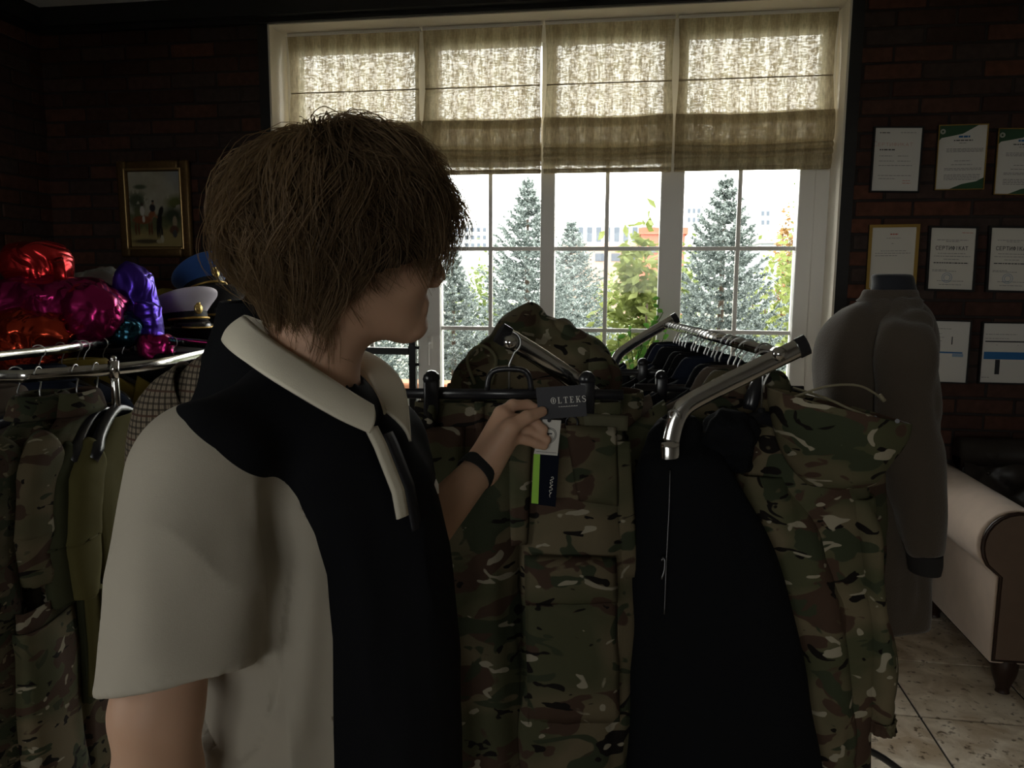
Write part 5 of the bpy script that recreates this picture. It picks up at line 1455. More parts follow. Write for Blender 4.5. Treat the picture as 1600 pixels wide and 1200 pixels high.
loft_obj('sleeve', [pxsec(500, 1360, 1420, FD - .05, .04), pxsec(560, 1345, 1430, FD, .07), pxsec(700, 1345, 1430, FD, .07), pxsec(860, 1350, 1420, FD, .06)], M_FLEECE, fj, nseg=32, nrow=30, amp=.010, sc=(10, 10, 4), seed=114, thick=.004)

# ---------------------------------------------------------------- sofa
sx0, sy0, sy1, sx1 = 1.385, 3.0, 3.84, 3.22
sofa = thing('sofa', 'beige roll-arm sofa with dark buttoned back against the wall at right', 'sofa', ((sx0 + sx1) / 2, 3.4, 0))
M_SUEDE = mat('beige_suede', (.62, .49, .40), .85, spec=.2, var=.12, vscale=14, sheen=.3)
M_BRLEA = mat('brown_arm_front', (.13, .085, .06), .55, var=.15, vscale=20)
M_DKLEA = mat('dark_brown_leather', (.018, .013, .011), .45, var=.2, vscale=18)
M_FOOT = mat('dark_turned_wood', (.03, .014, .009), .35)
def arm_profile(x0, mirror=1):
    pts = [(x0, .13), (x0 - .0 * mirror, .48)]
    cx, cz, r = x0 + mirror * .055, .605, .135
    for a in range(215, -41, -15): pts.append((cx + mirror * r * math.cos(math.radians(a)), cz + r * math.sin(math.radians(a))))
    pts += [(x0 + mirror * .19, .45), (x0 + mirror * .19, .13)]
    return pts
for x0, mr in ((sx0, 1), (sx1, -1)):
    pr_ = arm_profile(x0, mr)
    a = MB().prism([(x, sy0 + .03, z) for x, z in pr_], (0, sy1 - sy0 - .03, 0)).build('arm', M_SUEDE, sofa, True)
    md = a.modifiers.new('edge', 'BEVEL'); md.width = .012; md.segments = 3; md.limit_method = 'ANGLE'
    cxm = sum(p[0] for p in pr_) / len(pr_); czm = sum(p[1] for p in pr_) / len(pr_)
    inner = [(cxm + (x - cxm) * .88, czm + (z - czm) * .93) for x, z in pr_]
    p = MB().prism([(x, sy0, z) for x, z in inner], (0, .035, 0)).build('arm_front', M_BRLEA, a)
    MB().tube([(x, sy0 + .012, z) for x, z in [(cxm + (x - cxm) * .91, czm + (z - czm) * .95) for x, z in pr_]], .008, 6, closed=True).build('piping', M_FOOT, a, True)
MB().bbox((sx0 + .19, sy0 + .04, .13), (sx1 - .19, sy1, .30), .02).build('seat_base', M_BRLEA, sofa)
for k in range(2):
    w = (sx1 - sx0 - .40) / 2
    MB().bbox((sx0 + .2 + k * w, sy0 + .05, .30), (sx0 + .2 + (k + 1) * w - .005, sy1 - .2, .44), .04).build('seat_cushion', M_DKLEA, sofa, True)
# buttoned back: quilted surface
nx, nz = 70, 28; V = []; F = []
for i in range(nz + 1):
    for j in range(nx + 1):
        s, tq = j / nx, i / nz
        u, v = s * 14, tq * 4
        q = abs(math.sin(math.pi * (u + v) / 2)) * abs(math.sin(math.pi * (u - v) / 2))
        V.append((sx0 + .12 + (sx1 - sx0 - .24) * s, sy1 - .16 - .045 * q ** .5 + .05 * tq, .42 + .40 * tq))
for i in range(nz):
    for j in range(nx):
        a = i * (nx + 1) + j; F.append((a, a + 1, a + nx + 2, a + nx + 1))
bkk = mk('buttoned_back', V, F, M_DKLEA, sofa)
MB().bbox((sx0 + .12, sy1 - .13, .13), (sx1 - .12, sy1, .80), .02).build('back_frame', M_DKLEA, sofa)
MB().tube([(sx0 + .12, sy1 - .08, .80), (sx1 - .12, sy1 - .08, .80)], .075, 14).build('back_roll', M_DKLEA, sofa, True)
for i in range(1, 4):
    for j in range(14):
        s = (j + (.5 if i % 2 == 0 else 0)) / 14
        if 0 < s < .55: MB().ball((sx0 + .12 + (sx1 - sx0 - .24) * s, sy1 - .165 + .05 * i / 4, .42 + .1 * i), .011, 8, 5).build('button', M_DKLEA, bkk, True)
for x in (sx0 + .075, sx1 - .075):
    for y in (sy0 + .07, sy1 - .08):
        loft_obj('foot', [((x, y, .14), (.045, 0, 0), (0, .045, 0)), ((x, y, .115), (.048, 0, 0), (0, .048, 0)), ((x, y, .075), (.043, 0, 0), (0, .043, 0)), ((x, y, .02), (.024, 0, 0), (0, .024, 0)), ((x, y, 0), (.026, 0, 0), (0, .026, 0))], M_FOOT, sofa, nseg=18, nrow=14, cap1=True)

# ---------------------------------------------------------------- certificates on the wall
M_CPAPER = mat('certificate_paper', (.60, .585, .56), .6)
M_CPAPER2 = mat('warm_certificate_paper', (.58, .56, .51), .6)
M_BFRAME = mat('black_picture_frame', (.010, .010, .011), .35)
M_GFRAME = mat('gold_picture_frame', (.42, .27, .07), .35, .8)
M_TXT = mat('grey_print', (.16, .16, .17), .8); M_TXTB = mat('black_print', (.03, .03, .035), .8); M_TXTR = mat('red_print', (.45, .10, .07), .8)
M_GREEN = mat('green_print', (.025, .075, .035), .7); M_BLUE = mat('blue_print', (.02, .13, .34), .7); M_LBLUE = mat('pale_blue_print', (.22, .32, .45), .7)
CY = WY - .012
STROKES = {'С': [(.95, .85, .65, 1), (.65, 1, .3, 1), (.3, 1, .03, .7), (.03, .7, .03, .3), (.03, .3, .3, 0), (.3, 0, .65, 0), (.65, 0, .95, .15)],
           'Е': [(.05, 0, .05, 1), (.05, 1, .9, 1), (.05, .52, .75, .52), (.05, 0, .9, 0)],
           'Р': [(.05, 0, .05, 1), (.05, 1, .7, 1), (.7, 1, .92, .76), (.92, .76, .7, .5), (.7, .5, .05, .5)],
           'Т': [(0, 1, 1, 1), (.5, 0, .5, 1)], 'И': [(.05, 0, .05, 1), (.95, 0, .95, 1), (.05, .05, .95, .95)],
           'Ф': [(.5, -.05, .5, 1.05), (.2, .85, .8, .85), (.8, .85, 1, .55), (1, .55, .8, .25), (.8, .25, .2, .25), (.2, .25, 0, .55), (0, .55, .2, .85)],
           'І': [(.5, 0, .5, 1)], 'К': [(.05, 0, .05, 1), (.1, .5, .9, 1), (.3, .6, .95, 0)], 'А': [(0, 0, .5, 1), (.5, 1, 1, 0), (.2, .35, .8, .35)]}
def certificate(label, quad, frame, edge, paper, design, seed):
    """quad: pixel corners TL, TR, BL of the sheet"""
    tl, tr_, bl = (PY(x, y, CY - .012) for x, y in quad)
    o = tl; ux_ = tr_ - tl; uy_ = bl - tl
    t = thing('certificate', label, 'certificate', ((bl.x + tr_.x) / 2, WY, bl.z), 'framed certificates')
    W, H = ux_.length, uy_.length
    def q(s, v, y=0.0): return o + ux_ * s + uy_ * v + Vector((0, -y, 0))
    e = edge / W; eh = edge / H
    MB().prism([q(-e, -eh), q(1 + e, -eh), q(1 + e, 1 + eh), q(-e, 1 + eh)][::-1], (0, .012, 0)).build('backing', M_BFRAME, t)
    MB().prism([q(0, 0, .001), q(1, 0, .001), q(1, 1, .001), q(0, 1, .001)][::-1], (0, .001, 0)).build('sheet', paper, t)
    fr_ = MB()
    for a in ([(-e, -eh), (1 + e, -eh), (1 + e * .0, 0), (0, 0)], [(-e, 1 + eh), (0, 1), (1, 1), (1 + e, 1 + eh)], [(-e, -eh), (0, 0), (0, 1), (-e, 1 + eh)], [(1 + e, -eh), (1 + e, 1 + eh), (1, 1), (1, 0)]):
        fr_.prism([q(s, v) for s, v in a], (0, -.008, 0))
    fr_.build('frame', frame, t)
    r = random.Random(seed)
    def bar(name, m, s0, v0, s1, v1): MB().prism([q(s0, v0, .0015), q(s1, v0, .0015), q(s1, v1, .0015), q(s0, v1, .0015)][::-1], (0, -.0004, 0)).build(name, m, t)
    def lines(rows, m=M_TXT, h=.008):
        mb = MB()
        for s0, s1, v in rows:
            s = s0
            while s < s1:
                w = r.uniform(.03, .09)
                mb.prism([q(s, v, .0015), q(min(s + w, s1), v, .0015), q(min(s + w, s1), v + h, .0015), q(s, v + h, .0015)][::-1], (0, -.0003, 0)); s += w + .014
        mb.build('printed_text', m, t)
    def word(txt, s, v, size, m, wt):
        """block letters drawn with strokes"""
        dx = ux_.normalized(); dz = -uy_.normalized(); mb = MB()
        adv = size * .86; n = len(txt); c_ = q(s, v, .0016) - dx * (adv * n / 2) - dz * (size / 2)
        for i, ch in enumerate(txt):
            up_ = ch.upper(); h = size if ch == up_ else size * .72
            o_ = c_ + dx * (adv * i)
            for (ax_, ay, bx_, by) in STROKES[up_]:
                a_ = o_ + dx * (ax_ * size * .62) + dz * (ay * h); b_ = o_ + dx * (bx_ * size * .62) + dz * (by * h)
                d_ = (b_ - a_).normalized(); n_ = d_.cross(Vector((0, 1, 0))) * (size * wt / 2); d_ = d_ * (size * wt / 2)
                mb.prism([a_ - d_ - n_, a_ - d_ + n_, b_ + d_ + n_, b_ + d_ - n_], (0, -.0004, 0))
        mb.build('printed_heading', m, t)
    def poly(name, m, pts): MB().prism([q(s, v, .0015) for s, v in pts][::-1], (0, -.0004, 0)).build(name, m, t)
    def seal(s, v, rad, m):
        c_ = q(s, v, .002); mb = MB()
        for rr in (rad, rad * .62): mb.tube([c_ + Vector((rr * math.cos(a), 0, rr * math.sin(a))) for a in np.linspace(0, 2 * math.pi, 25)[:-1]], .0011, 4, closed=True)
        mb.build('stamp', m, t)
    if design == 'red':
        lines([(.10, .32, .07)], M_TXTB, .012); lines([(.55, .88, .07)]); word('Сертификат', .42, .25, .020, M_TXTR, .045); lines([(.12, .45, .335)], M_TXTB, .018)
        lines([(.12, .40, .44), (.52, .74, .44), (.12, .46, .52), (.52, .8, .52), (.12, .85, .59), (.12, .85, .75), (.14, .5, .80)]); lines([(.66, .82, .83), (.66, .84, .87)], M_TXTR)
    elif design == 'green':
        poly('green_corner', M_GREEN, [(0, 0), (.82, 0), (.50, .13), (.22, .17), (.06, .19), (0, .24)]); poly('green_corner', M_GREEN, [(1, .82), (1, 1), (.28, 1), (.55, .92), (.85, .88)])
        seal(.08, .09, .010, M_CPAPER); lines([(.42, .66, .16)], M_BLUE, .03); lines([(.32, .72, .225)], M_TXTB, .016); lines([(.44, .6, .27)])
        lines([(.18, .95, .36 + .022 * k) for k in range(3)]); lines([(.36, .7, .55), (.3, .74, .61)]); lines([(.16, .94, .67 + .022 * k) for k in range(2)]); lines([(.16, .92, .77 + .025 * k) for k in range(4)])
    elif design == 'plain':
        lines([(.42, .60, .10)], M_TXTR, .02); lines([(.34, .66, .17), (.46, .52, .26)]); lines([(.22, .8, .38), (.10, .9, .42), (.10, .6, .46)]); lines([(.08, .6, .79)]); seal(.76, .82, .010, M_TXT)
    elif design == 'sert':
        lines([(.70, .94, .07)], M_TXTR); lines([(.15, .85, .19), (.35, .65, .215)]); word('СЕРТИФІКАТ', .5, .325, .0165, M_TXTB, .13)
        lines([(.18, .80, .41), (.10, .92, .455), (.32, .66, .505)]); lines([(.10, .88, .56)], M_TXTB, .016); lines([(.08, .4, .68), (.08, .62, .70), (.2, .8, .86), (.25, .75, .92)]); seal(.42, .81, .022, M_LBLUE)
    elif design == 'sheet':
        lines([(.1, .6, .12), (.1, .4, .20), (.1, .45, .26), (.1, .42, .32)]); bar('black_bar', M_TXTB, .62, .25, .645, .38); bar('blue_bar', M_BLUE, .08, .50, .88, .525); bar('blue_patch', M_LBLUE, .66, .53, .9, .58)
    else:
        lines([(.06, .72, .18), (.06, .55, .25)]); bar('black_bar', M_TXTB, .86, .19, 1.0, .225); bar('black_rule', M_TXTB, .06, .295, .99, .315); lines([(.3, .32, .36), (.74, .76, .36)]); bar('blue_block', M_BLUE, .05, .48, .96, .605); bar('black_column', M_TXTB, .30, .61, .40, .86); lines([(.03, .2, .91)])
certificate('framed certificate with a red heading, top row nearest the window', [(1368, 200), (1441, 200), (1361, 298)], M_BFRAME, .007, M_CPAPER, 'red', 1)
certificate('framed certificate with green corners, middle of the top row', [(1468, 197), (1543, 195), (1461, 296)], M_GFRAME, .004, M_CPAPER, 'green', 2)
certificate('framed certificate with green corners cut by the right picture edge', [(1561, 202), (1637, 202), (1553, 303)], M_GFRAME, .004, M_CPAPER, 'green', 3)
certificate('plain certificate in a wide gold frame above the mannequin neck', [(1363, 356), (1432, 355), (1357, 450)], M_GFRAME, .014, M_CPAPER2, 'plain', 4)
certificate('black-framed certificate with bold СЕРТИФІКАТ heading, middle row centre', [(1455, 356), (1525, 357), (1449, 451)], M_BFRAME, .010, M_CPAPER2, 'sert', 5)
certificate('black-framed certificate with bold СЕРТИФІКАТ heading cut by the picture edge', [(1549, 356), (1621, 357), (1543, 453)], M_BFRAME, .010, M_CPAPER2, 'sert', 6)
certificate('framed sheet with a thin blue line, bottom row beside the fleece jacket', [(1445, 501), (1516, 503), (1438, 595)], M_BFRAME, .007, M_CPAPER, 'sheet', 7)
certificate('framed sheet with a broad blue block and black column, bottom right', [(1537, 505), (1612, 506), (1530, 597)], M_BFRAME, .007, M_CPAPER, 'block', 8)

# ---------------------------------------------------------------- plant on the sill
pp = PY(1000, 600, 3.95); pz = OZ0
t = thing('potted_plant', 'trailing green potted plant on the window sill by the rack arm', 'plant', (pp.x, pp.y, pz))
loft_obj('pot', [((pp.x, pp.y, pz), (.05, 0, 0), (0, .05, 0)), ((pp.x, pp.y, pz + .13), (.07, 0, 0), (0, .07, 0)), ((pp.x, pp.y, pz + .15), (.075, 0, 0), (0, .075, 0))], mat('white_pot', (.6, .6, .58), .4), t, nseg=24, nrow=8, thick=.006, cap0=True)
MB().disc((pp.x, pp.y, pz + .12), ZUP, .062, .012, 18).build('soil', mat('soil', (.03, .02, .015), .95), t)
M_HOUSE = leaf_mat('houseplant_leaves', (.05, .16, .02), (.12, .30, .05), .4)
r = random.Random(5)
for k, (x, y) in enumerate([(1030, 465), (1036, 488), (1022, 500), (985, 515), (965, 528), (1005, 540), (1040, 520), (950, 545), (1015, 515), (975, 545)]):
    e = PY(x, y, pp.y - .03 + .05 * r.random())
    b0 = Vector((pp.x, pp.y, pz + .13)); mid = b0.lerp(e, .55) + Vector((r.uniform(-.04, .04), r.uniform(-.03, .03), .05))
    path = smooth_path([b0, mid, e], 12)
    sm = MB().tube(path, .0025, 5).build('stem', mat('green_stem', (.07, .14, .03), .6), t, True)
    for q in range(3, 12, 2):
        c_ = path[q]; d_ = Vector((r.uniform(-1, 1), r.uniform(-.7, .5), r.uniform(-.3, .6))).normalized(); L = r.uniform(.035, .055)
        n_ = d_.cross(Vector((r.uniform(-.3, .3), -1, .5))).normalized(); u_ = d_.cross(n_)
        V = [c_, c_ + d_ * L * .3 + n_ * L * .3 - u_ * .004, c_ + d_ * L * .7 + n_ * L * .24 - u_ * .004, c_ + d_ * L, c_ + d_ * L * .7 - n_ * L * .24 - u_ * .004, c_ + d_ * L * .3 - n_ * L * .3 - u_ * .004, c_ + d_ * L * .5]
        mk('leaf', V, [(0, 1, 6), (1, 2, 6), (2, 3, 6), (3, 4, 6), (4, 5, 6), (5, 0, 6)], M_HOUSE, sm, True)
# ---------------------------------------------------------------- the person
def nv(v): return np.array(v, float)
fb = (HR * .88 - HF * .47).normalized(); rb = fb.cross(ZUP).normalized()
fh = (HR * math.cos(math.radians(30)) + HF * math.sin(math.radians(30))).normalized(); rh = fh.cross(ZUP).normalized()
HC_ = PX(548, 352, .92)
NB = PX(478, 592, .93)
def hp_(f, r, u): return HC_ + fh * f + rh * r + ZUP * u
SR, ER, WR = PX(312, 735, .785), PX(245, 1110, .735), PX(250, 1440, .80)
SL, EL, WL = PX(592, 690, 1.07), PX(575, 930, 1.04), PX(754, 728, 1.205)
HM = (fh, rh, ZUP); BM = (fb, rb, ZUP)
ZN = NB.z

person = thing('person', 'person with wavy brown hair in a black and cream polo shirt, holding a tag', 'person', (NB.x, NB.y, 0))

# torso profile shared by skin and shirt: height under the neck base, fore-aft and side half-axes, forward shift
TP = np.array([(.03, .045, .045, .0), (.012, .060, .060, .0), (-.012, .072, .085, .0), (-.035, .086, .112, .0), (-.07, .104, .142, .004), (-.12, .122, .165, .010), (-.22, .134, .180, .018), (-.36, .138, .178, .030), (-.52, .136, .172, .036), (-.62, .136, .175, .036)])
def torso_axis(z):
    h = z - ZN
    a = np.interp(h, TP[::-1, 0], TP[::-1, 1]); b = np.interp(h, TP[::-1, 0], TP[::-1, 2]); s = np.interp(h, TP[::-1, 0], TP[::-1, 3])
    return a, b, s
def s_torso(p, grow=0.0):
    a, b, s = torso_axis(p[:, 2]); a = a + grow; b = b + grow
    q = p - nv(NB)
    u = q @ nv(fb) - s; w = q @ nv(rb)
    k = np.sqrt((u / a) ** 2 + (w / b) ** 2)
    g = np.sqrt((u / a ** 2) ** 2 + (w / b ** 2) ** 2)
    d = k * (k - 1) / np.maximum(g, 1e-3)
    d = np.where(k < .3, -(1 - k) * a, d)
    return np.maximum(d * .85, np.maximum(p[:, 2] - (ZN + .03 + grow), (ZN - .62) - p[:, 2]))

def skin_sdf(p):
    d = s_ell(p, hp_(-.012, 0, .0), (.098, .077, .104), HM)
    d = smin(d, s_ell(p, hp_(.030, 0, -.058), (.066, .060, .080), HM), .03)
    for s in (-1, 1):
        d = smin(d, s_caps(p, hp_(-.012, s * .050, -.078), hp_(.066, s * .012, -.124), .022, .017), .022)
        d = smin(d, s_ell(p, hp_(.052, s * .036, -.050), (.034, .026, .030), HM), .02)
        d = smin(d, s_ell(p, hp_(-.012, s * .077, -.030), (.024, .010, .032), HM), .006)
        d = smin(d, s_caps(p, hp_(.088, s * .012, -.012), hp_(.078, s * .05, -.010), .010, .009), .012)
    d = smin(d, s_ell(p, hp_(.077, 0, -.122), (.020, .022, .016), HM), .015)
    d = smin(d, s_caps(p, hp_(.090, 0, -.012), hp_(.113, 0, -.058), .009, .012), .010)
    d = smin(d, s_caps(p, hp_(.104, -.013, -.066), hp_(.104, .013, -.066), .009, .009), .008)
    for s in (-1, 1):
        d = smax(d, -s_ell(p, hp_(.100, s * .032, -.030), (.014, .017, .011), HM), .01)
    d = smin(d, s_caps(p, hp_(.087, -.018, -.092), hp_(.087, .018, -.092), .0070, .0070), .008)
    d = smin(d, s_caps(p, hp_(.084, -.016, -.103), hp_(.084, .016, -.103), .0075, .0075), .008)
    d = smin(d, s_caps(p, hp_(-.028, 0, -.06), NB + ZUP * -.02, .054, .058), .03)
    d = smin(d, s_torso(p, -.022), .03)
    for a, b, c, r in ((SR, ER, WR, (.052, .040, .027)), (SL, EL, WL, (.050, .041, .0255))):
        d = smin(d, s_caps(p, a, b, r[0], r[1]), .02)
        m = b.lerp(c, .3)
        d = smin(d, s_caps(p, b, m, r[1], r[1] * 1.0), .015)
        d = smin(d, s_caps(p, m, c, r[1], r[2]), .015)
    return d
pts = [SR, ER, SL, EL, WL, HC_, NB, WR]
lo = np.min([nv(p) for p in pts], 0) - .19; hi = np.max([nv(p) for p in pts], 0) + .19
lo[2] = min(WR.z, ZN - .64) - .05; hi[2] = HC_.z + .13
V1, Q1 = sdf_mesh(skin_sdf, lo, hi, .0034)
V1 = relax(V1, Q1, 2, .4)
# hands
def finger(p, pts, r):
    d = None
    for i in range(len(pts) - 1):
        e = s_caps(p, pts[i], pts[i + 1], r[i], r[i + 1])
        d = e if d is None else smin(d, e, .004)
    return d
def lhand_sdf(p):
    W = WL
    d = s_caps(p, EL.lerp(W, .80), W, .0285, .0260)
    mcp = [PX(783, 646, 1.221), PX(792, 656, 1.219), PX(797, 669, 1.216), PX(800, 684, 1.211)]
    for k, m in enumerate(mcp):
        d = smin(d, s_caps(p, W + (mcp[0] - mcp[3]) * (.25 - .18 * k), m, .0195, .0125), .012)
    th = [PX(766, 712, 1.196), PX(797, 668, 1.193), PX(823, 652, 1.205), PX(847, 643, 1.2255)]
    d = smin(d, s_caps(p, th[0], th[1], .0185, .0145), .014)
    d = smin(d, finger(p, th[1:], (.0125, .0105, .0085)), .006)
    fs = [([mcp[0], PX(801, 633, 1.232), PX(824, 632.5, 1.246), PX(843, 641, 1.2475)], (.0105, .0095, .0085, .0075)),
          ([mcp[1], PX(824, 655, 1.236), PX(838, 662, 1.234), PX(849, 671, 1.2285)], (.0105, .0092, .0085, .0078)),
          ([mcp[2], PX(827, 673, 1.228), PX(842, 680, 1.229), PX(854, 687, 1.2285)], (.010, .0088, .0082, .0075)),
          ([mcp[3], PX(824, 688, 1.219), PX(838, 693, 1.222), PX(850, 697, 1.2255)], (.0092, .0080, .0074, .0068))]
    for pts_, r_ in fs: d = smin(d, finger(p, pts_, r_), .005)
    return d
hc = nv(PX(800, 690, 1.215))
V2, Q2 = sdf_mesh(lhand_sdf, hc - .11, hc + .11, .0016)
V2 = relax(V2, Q2, 3, .5)
hd = (WR - ER).normalized()
def rhand_sdf(p):
    d = s_caps(p, ER.lerp(WR, .85), WR, .029, .0265)
    sd = rb.cross(hd).normalized()
    mc = [WR + hd * .085 + sd * (.028 - .019 * k) for k in range(4)]
    for m in mc: d = smin(d, s_caps(p, WR, m, .020, .012), .012)
    for k, m in enumerate(mc):
        L = (.075, .083, .078, .062)[k]
        d = smin(d, finger(p, [m, m + hd * L * .45 - rb * .008, m + hd * L * .78 - rb * .024, m + hd * L - rb * .042], (.0098, .009, .0082, .0074)), .004)
    d = smin(d, finger(p, [WR + hd * .02 + sd * .02, WR + hd * .055 + sd * .042 - rb * .012, WR + hd * .09 + sd * .046 - rb * .02], (.016, .012, .0088)), .01)
    return d
hc = nv(WR + hd * .08)
V3, Q3 = sdf_mesh(rhand_sdf, hc - .12, hc + .12, .0026)
V3 = relax(V3, Q3, 2, .5)
Vb = np.vstack([V1, V2, V3]); Qb = np.vstack([Q1, Q2 + len(V1), Q3 + len(V1) + len(V2)])
def skin_material():
    m, nt, b = new_mat('skin')
    n = nd(nt, 'ShaderNodeTexNoise'); setin(n, Scale=18.0, Detail=4.0)
    ge = nd(nt, 'ShaderNodeNewGeometry'); nt.links.new(ge.outputs['Position'], n.inputs['Vector'])
    mx = nd(nt, 'ShaderNodeMix', data_type='RGBA'); mx.inputs[6].default_value = (.46, .275, .185, 1); mx.inputs[7].default_value = (.53, .33, .23, 1)
    nt.links.new(n.outputs[0], mx.inputs[0]); nt.links.new(mx.outputs[2], b.inputs['Base Color'])
    setin(b, Roughness=.55); b.inputs['Specular IOR Level'].default_value = .3
    b.inputs['Subsurface Weight'].default_value = .12; b.inputs['Subsurface Radius'].default_value = (.012, .005, .003); b.inputs['Subsurface Scale'].default_value = .5
    return m
M_SKIN = skin_material()
mkn('body', Vb, Qb, M_SKIN, person)
for s in (-1, 1):
    e = hp_(.084, s * .032, -.030)
    o = MB().ball(tuple(e), .0125, 14, 10).build('eye', mat('eye_white', (.6, .58, .55), .2), person, True)
    MB().ball(tuple(e + fh * .0095), (.005, .005, .005), 10, 7).build('iris', mat('brown_iris', (.05, .03, .02), .2), o, True)
# lips and nails
MB().tube(smooth_path([hp_(.084, -.022, -.098), hp_(.0925, -.008, -.096), hp_(.0925, .008, -.096), hp_(.084, .022, -.098)], 12), .0034, 8).build('lips', mat('lip', (.40, .17, .13), .5), person, True)

# ---- shirt
SH0, SH1 = PX(316, 738, .780), PX(278, 1090, .735)
SL1 = SL.lerp(EL, .75)
hem_n = (SH1 - SH0).normalized(); hem_n = (hem_n + HR * .20).normalized()
hem_p = PX(240, 1078, .68)
def shirt_sdf(p):
    d = s_torso(p, 0.0)
    # sleeve, a little flattened
    ab = nv(SH1 - SH0); t = np.clip(((p - nv(SH0)) @ ab) / (ab @ ab), 0, 1.6)
    q = p - nv(SH0) - t[:, None] * ab
    k1 = q @ nv(HR); 
    r = .069 + .004 * t - .005 * np.sin(np.clip(t, 0, 1) * math.pi)
    ds = np.sqrt((k1 / 1.02) ** 2 + ((q - k1[:, None] * nv(HR)) ** 2).sum(1)) - r
    pl = (p - nv(hem_p)) @ nv(hem_n)
    ds0 = ds
    ds = np.maximum(ds, pl)
    ds = np.maximum(ds, -np.maximum(ds0 + .010, -(pl + .08)))
    d = smin(d, s_caps(p, NB + rb * .055 - ZUP * .035, SH0 + ZUP * .012 - rb * .01, .050, .058), .03)
    d = smin(d, ds, .018)
    dl = s_caps(p, SL, SL1, .066, .070)
    d = smin(d, dl, .04)
    d = np.maximum(d, -s_caps(p, hp_(-.028, 0, -.06), NB - ZUP * .03, .056, .061))
    return d
pts = [SH0, SH1, SL, SL1, NB, NB - ZUP * .6]
lo = np.min([nv(p) for p in pts], 0) - .2; hi = np.max([nv(p) for p in pts], 0) + .2
lo[2] = ZN - .66; hi[2] = ZN + .08
Vs, Qs = sdf_mesh(shirt_sdf, lo, hi, .0042)
Vs = relax(Vs, Qs, 2, .5)
# seam between black panel and cream raglan sleeve / side, cut clean along the line
def xr_of(P): return (Vector(P) - NB).dot(HR)
seam = []
for x, y, d_ in ((286, 590, .84), (292, 607, .83), (330, 640, .80), (372, 682, .785), (420, 738, .78), (455, 790, .775), (482, 850, .775), (500, 920, .775), (510, 1020, .78), (515, 1200, .79)):
    P = PX(x, y, d_); seam.append((P.z, xr_of(P)))
seam.append((ZN - .7, seam[-1][1])); seam.insert(0, (seam[0][0] + .2, seam[0][1] - .02))
sz = np.array([a for a, _ in seam])[::-1]; su = np.array([b for _, b in seam])[::-1]
def seam_val(P):
    s1 = (P - nv(NB)) @ nv(HR) - np.interp(P[:, 2], sz, su)
    dl = nv((EL - SL).normalized()); q = P - nv(SL)
    s2 = np.maximum(.045 - q @ dl, np.linalg.norm(np.cross(q, dl), axis=1) - .085) 
    s2 = np.where((P - nv(NB)) @ nv(rb) < -.02, s2, 1.0)
    return np.minimum(s1, s2)
def clip_tris(V, Q, s):
    """split a quad mesh along s = 0 into (negative, positive) triangle meshes"""
    T = np.vstack([Q[:, [0, 1, 2]], Q[:, [0, 2, 3]]])
    st = s[T] < 0; c = st.sum(1)
    neg = [tuple(x) for x in T[c == 3]]; pos = [tuple(x) for x in T[c == 0]]
    V = [tuple(v) for v in V]; cache = {}
    def cut(i, j):
        k = (min(i, j), max(i, j))
        if k not in cache:
            f = s[i] / (s[i] - s[j]); cache[k] = len(V)
            V.append(tuple(V[i][q] + (V[j][q] - V[i][q]) * f for q in range(3)))
        return cache[k]
    for tri in T[(c == 1) | (c == 2)]:
        for k in range(3):
            a, b, d = int(tri[k]), int(tri[(k + 1) % 3]), int(tri[(k + 2) % 3])
            if (s[a] < 0) != (s[b] < 0) and (s[a] < 0) != (s[d] < 0):
                ab, ad = cut(a, b), cut(a, d)
                (neg if s[a] < 0 else pos).append((a, ab, ad))
                o = pos if s[a] < 0 else neg
                o.append((ab, b, d)); o.append((ab, d, ad)); break
    return np.array(V), np.array(neg), np.array(pos)
Vs, Tn, Tp = clip_tris(Vs, Qs, seam_val(Vs))
# folds: broad drapes, drag lines from the armpit, small creases
Ta = np.vstack([Tn, Tp])
Ns = vnormals(Vs, Ta)
pit = nv(PX(392, 900, .80))
dv = Vs - pit; dist = np.linalg.norm(dv, axis=1)
ang = np.arctan2(dv @ nv(UP), dv @ nv(RT))
upw = np.clip(1.2 - np.abs(ang - 1.7), 0, 1)
drag = np.sin(ang * 6 + 1.2 * fbm(Vs * 6, 3, 2)) * np.exp(-((dist - .13) / .07) ** 2) * (.35 + .65 * upw)
loc = np.stack([(Vs - nv(NB)) @ nv(fb), (Vs - nv(NB)) @ nv(rb), Vs[:, 2]], 1)
broad = .5 - np.abs(fbm(loc * np.array([9, 9, 2.6]) + 3.3, 5, 2))
small = .5 - np.abs(fbm(loc * np.array([22, 22, 9]), 8, 2))
crease = 0
for A_, B_, w_, a_ in ((PX(258, 705, .72), PX(374, 850, .75), .010, .0045), (PX(445, 750, .77), PX(398, 900, .79), .014, -.009), (PX(335, 830, .73), PX(305, 1080, .70), .018, -.006), (PX(218, 770, .70), PX(214, 1080, .67), .028, .005), (PX(400, 760, .75), PX(385, 880, .77), .010, .004), (PX(455, 830, .78), PX(430, 1100, .79), .016, -.007), (PX(490, 900, .79), PX(470, 1150, .79), .014, .004)):
    crease = crease + a_ * np.exp(-((s_caps(Vs, A_, B_, 0, 0)) / w_) ** 2)
low = np.clip((ZN - .04 - Vs[:, 2]) / .12, 0, 1)
hemd = -((Vs - nv(hem_p)) @ nv(hem_n))
onarm = np.linalg.norm(np.cross(Vs - nv(SH0), nv((SH1 - SH0).normalized())), axis=1) < .095
low = low * np.where(onarm, np.clip(hemd / .10, .12, 1), 1)
Vs = Vs + Ns * ((.022 * broad + .0014 * small + 1.6 * crease) * low)[:, None]
def sub_tris(V, T):
    u, inv = np.unique(T, return_inverse=True); return V[u], inv.reshape(T.shape)
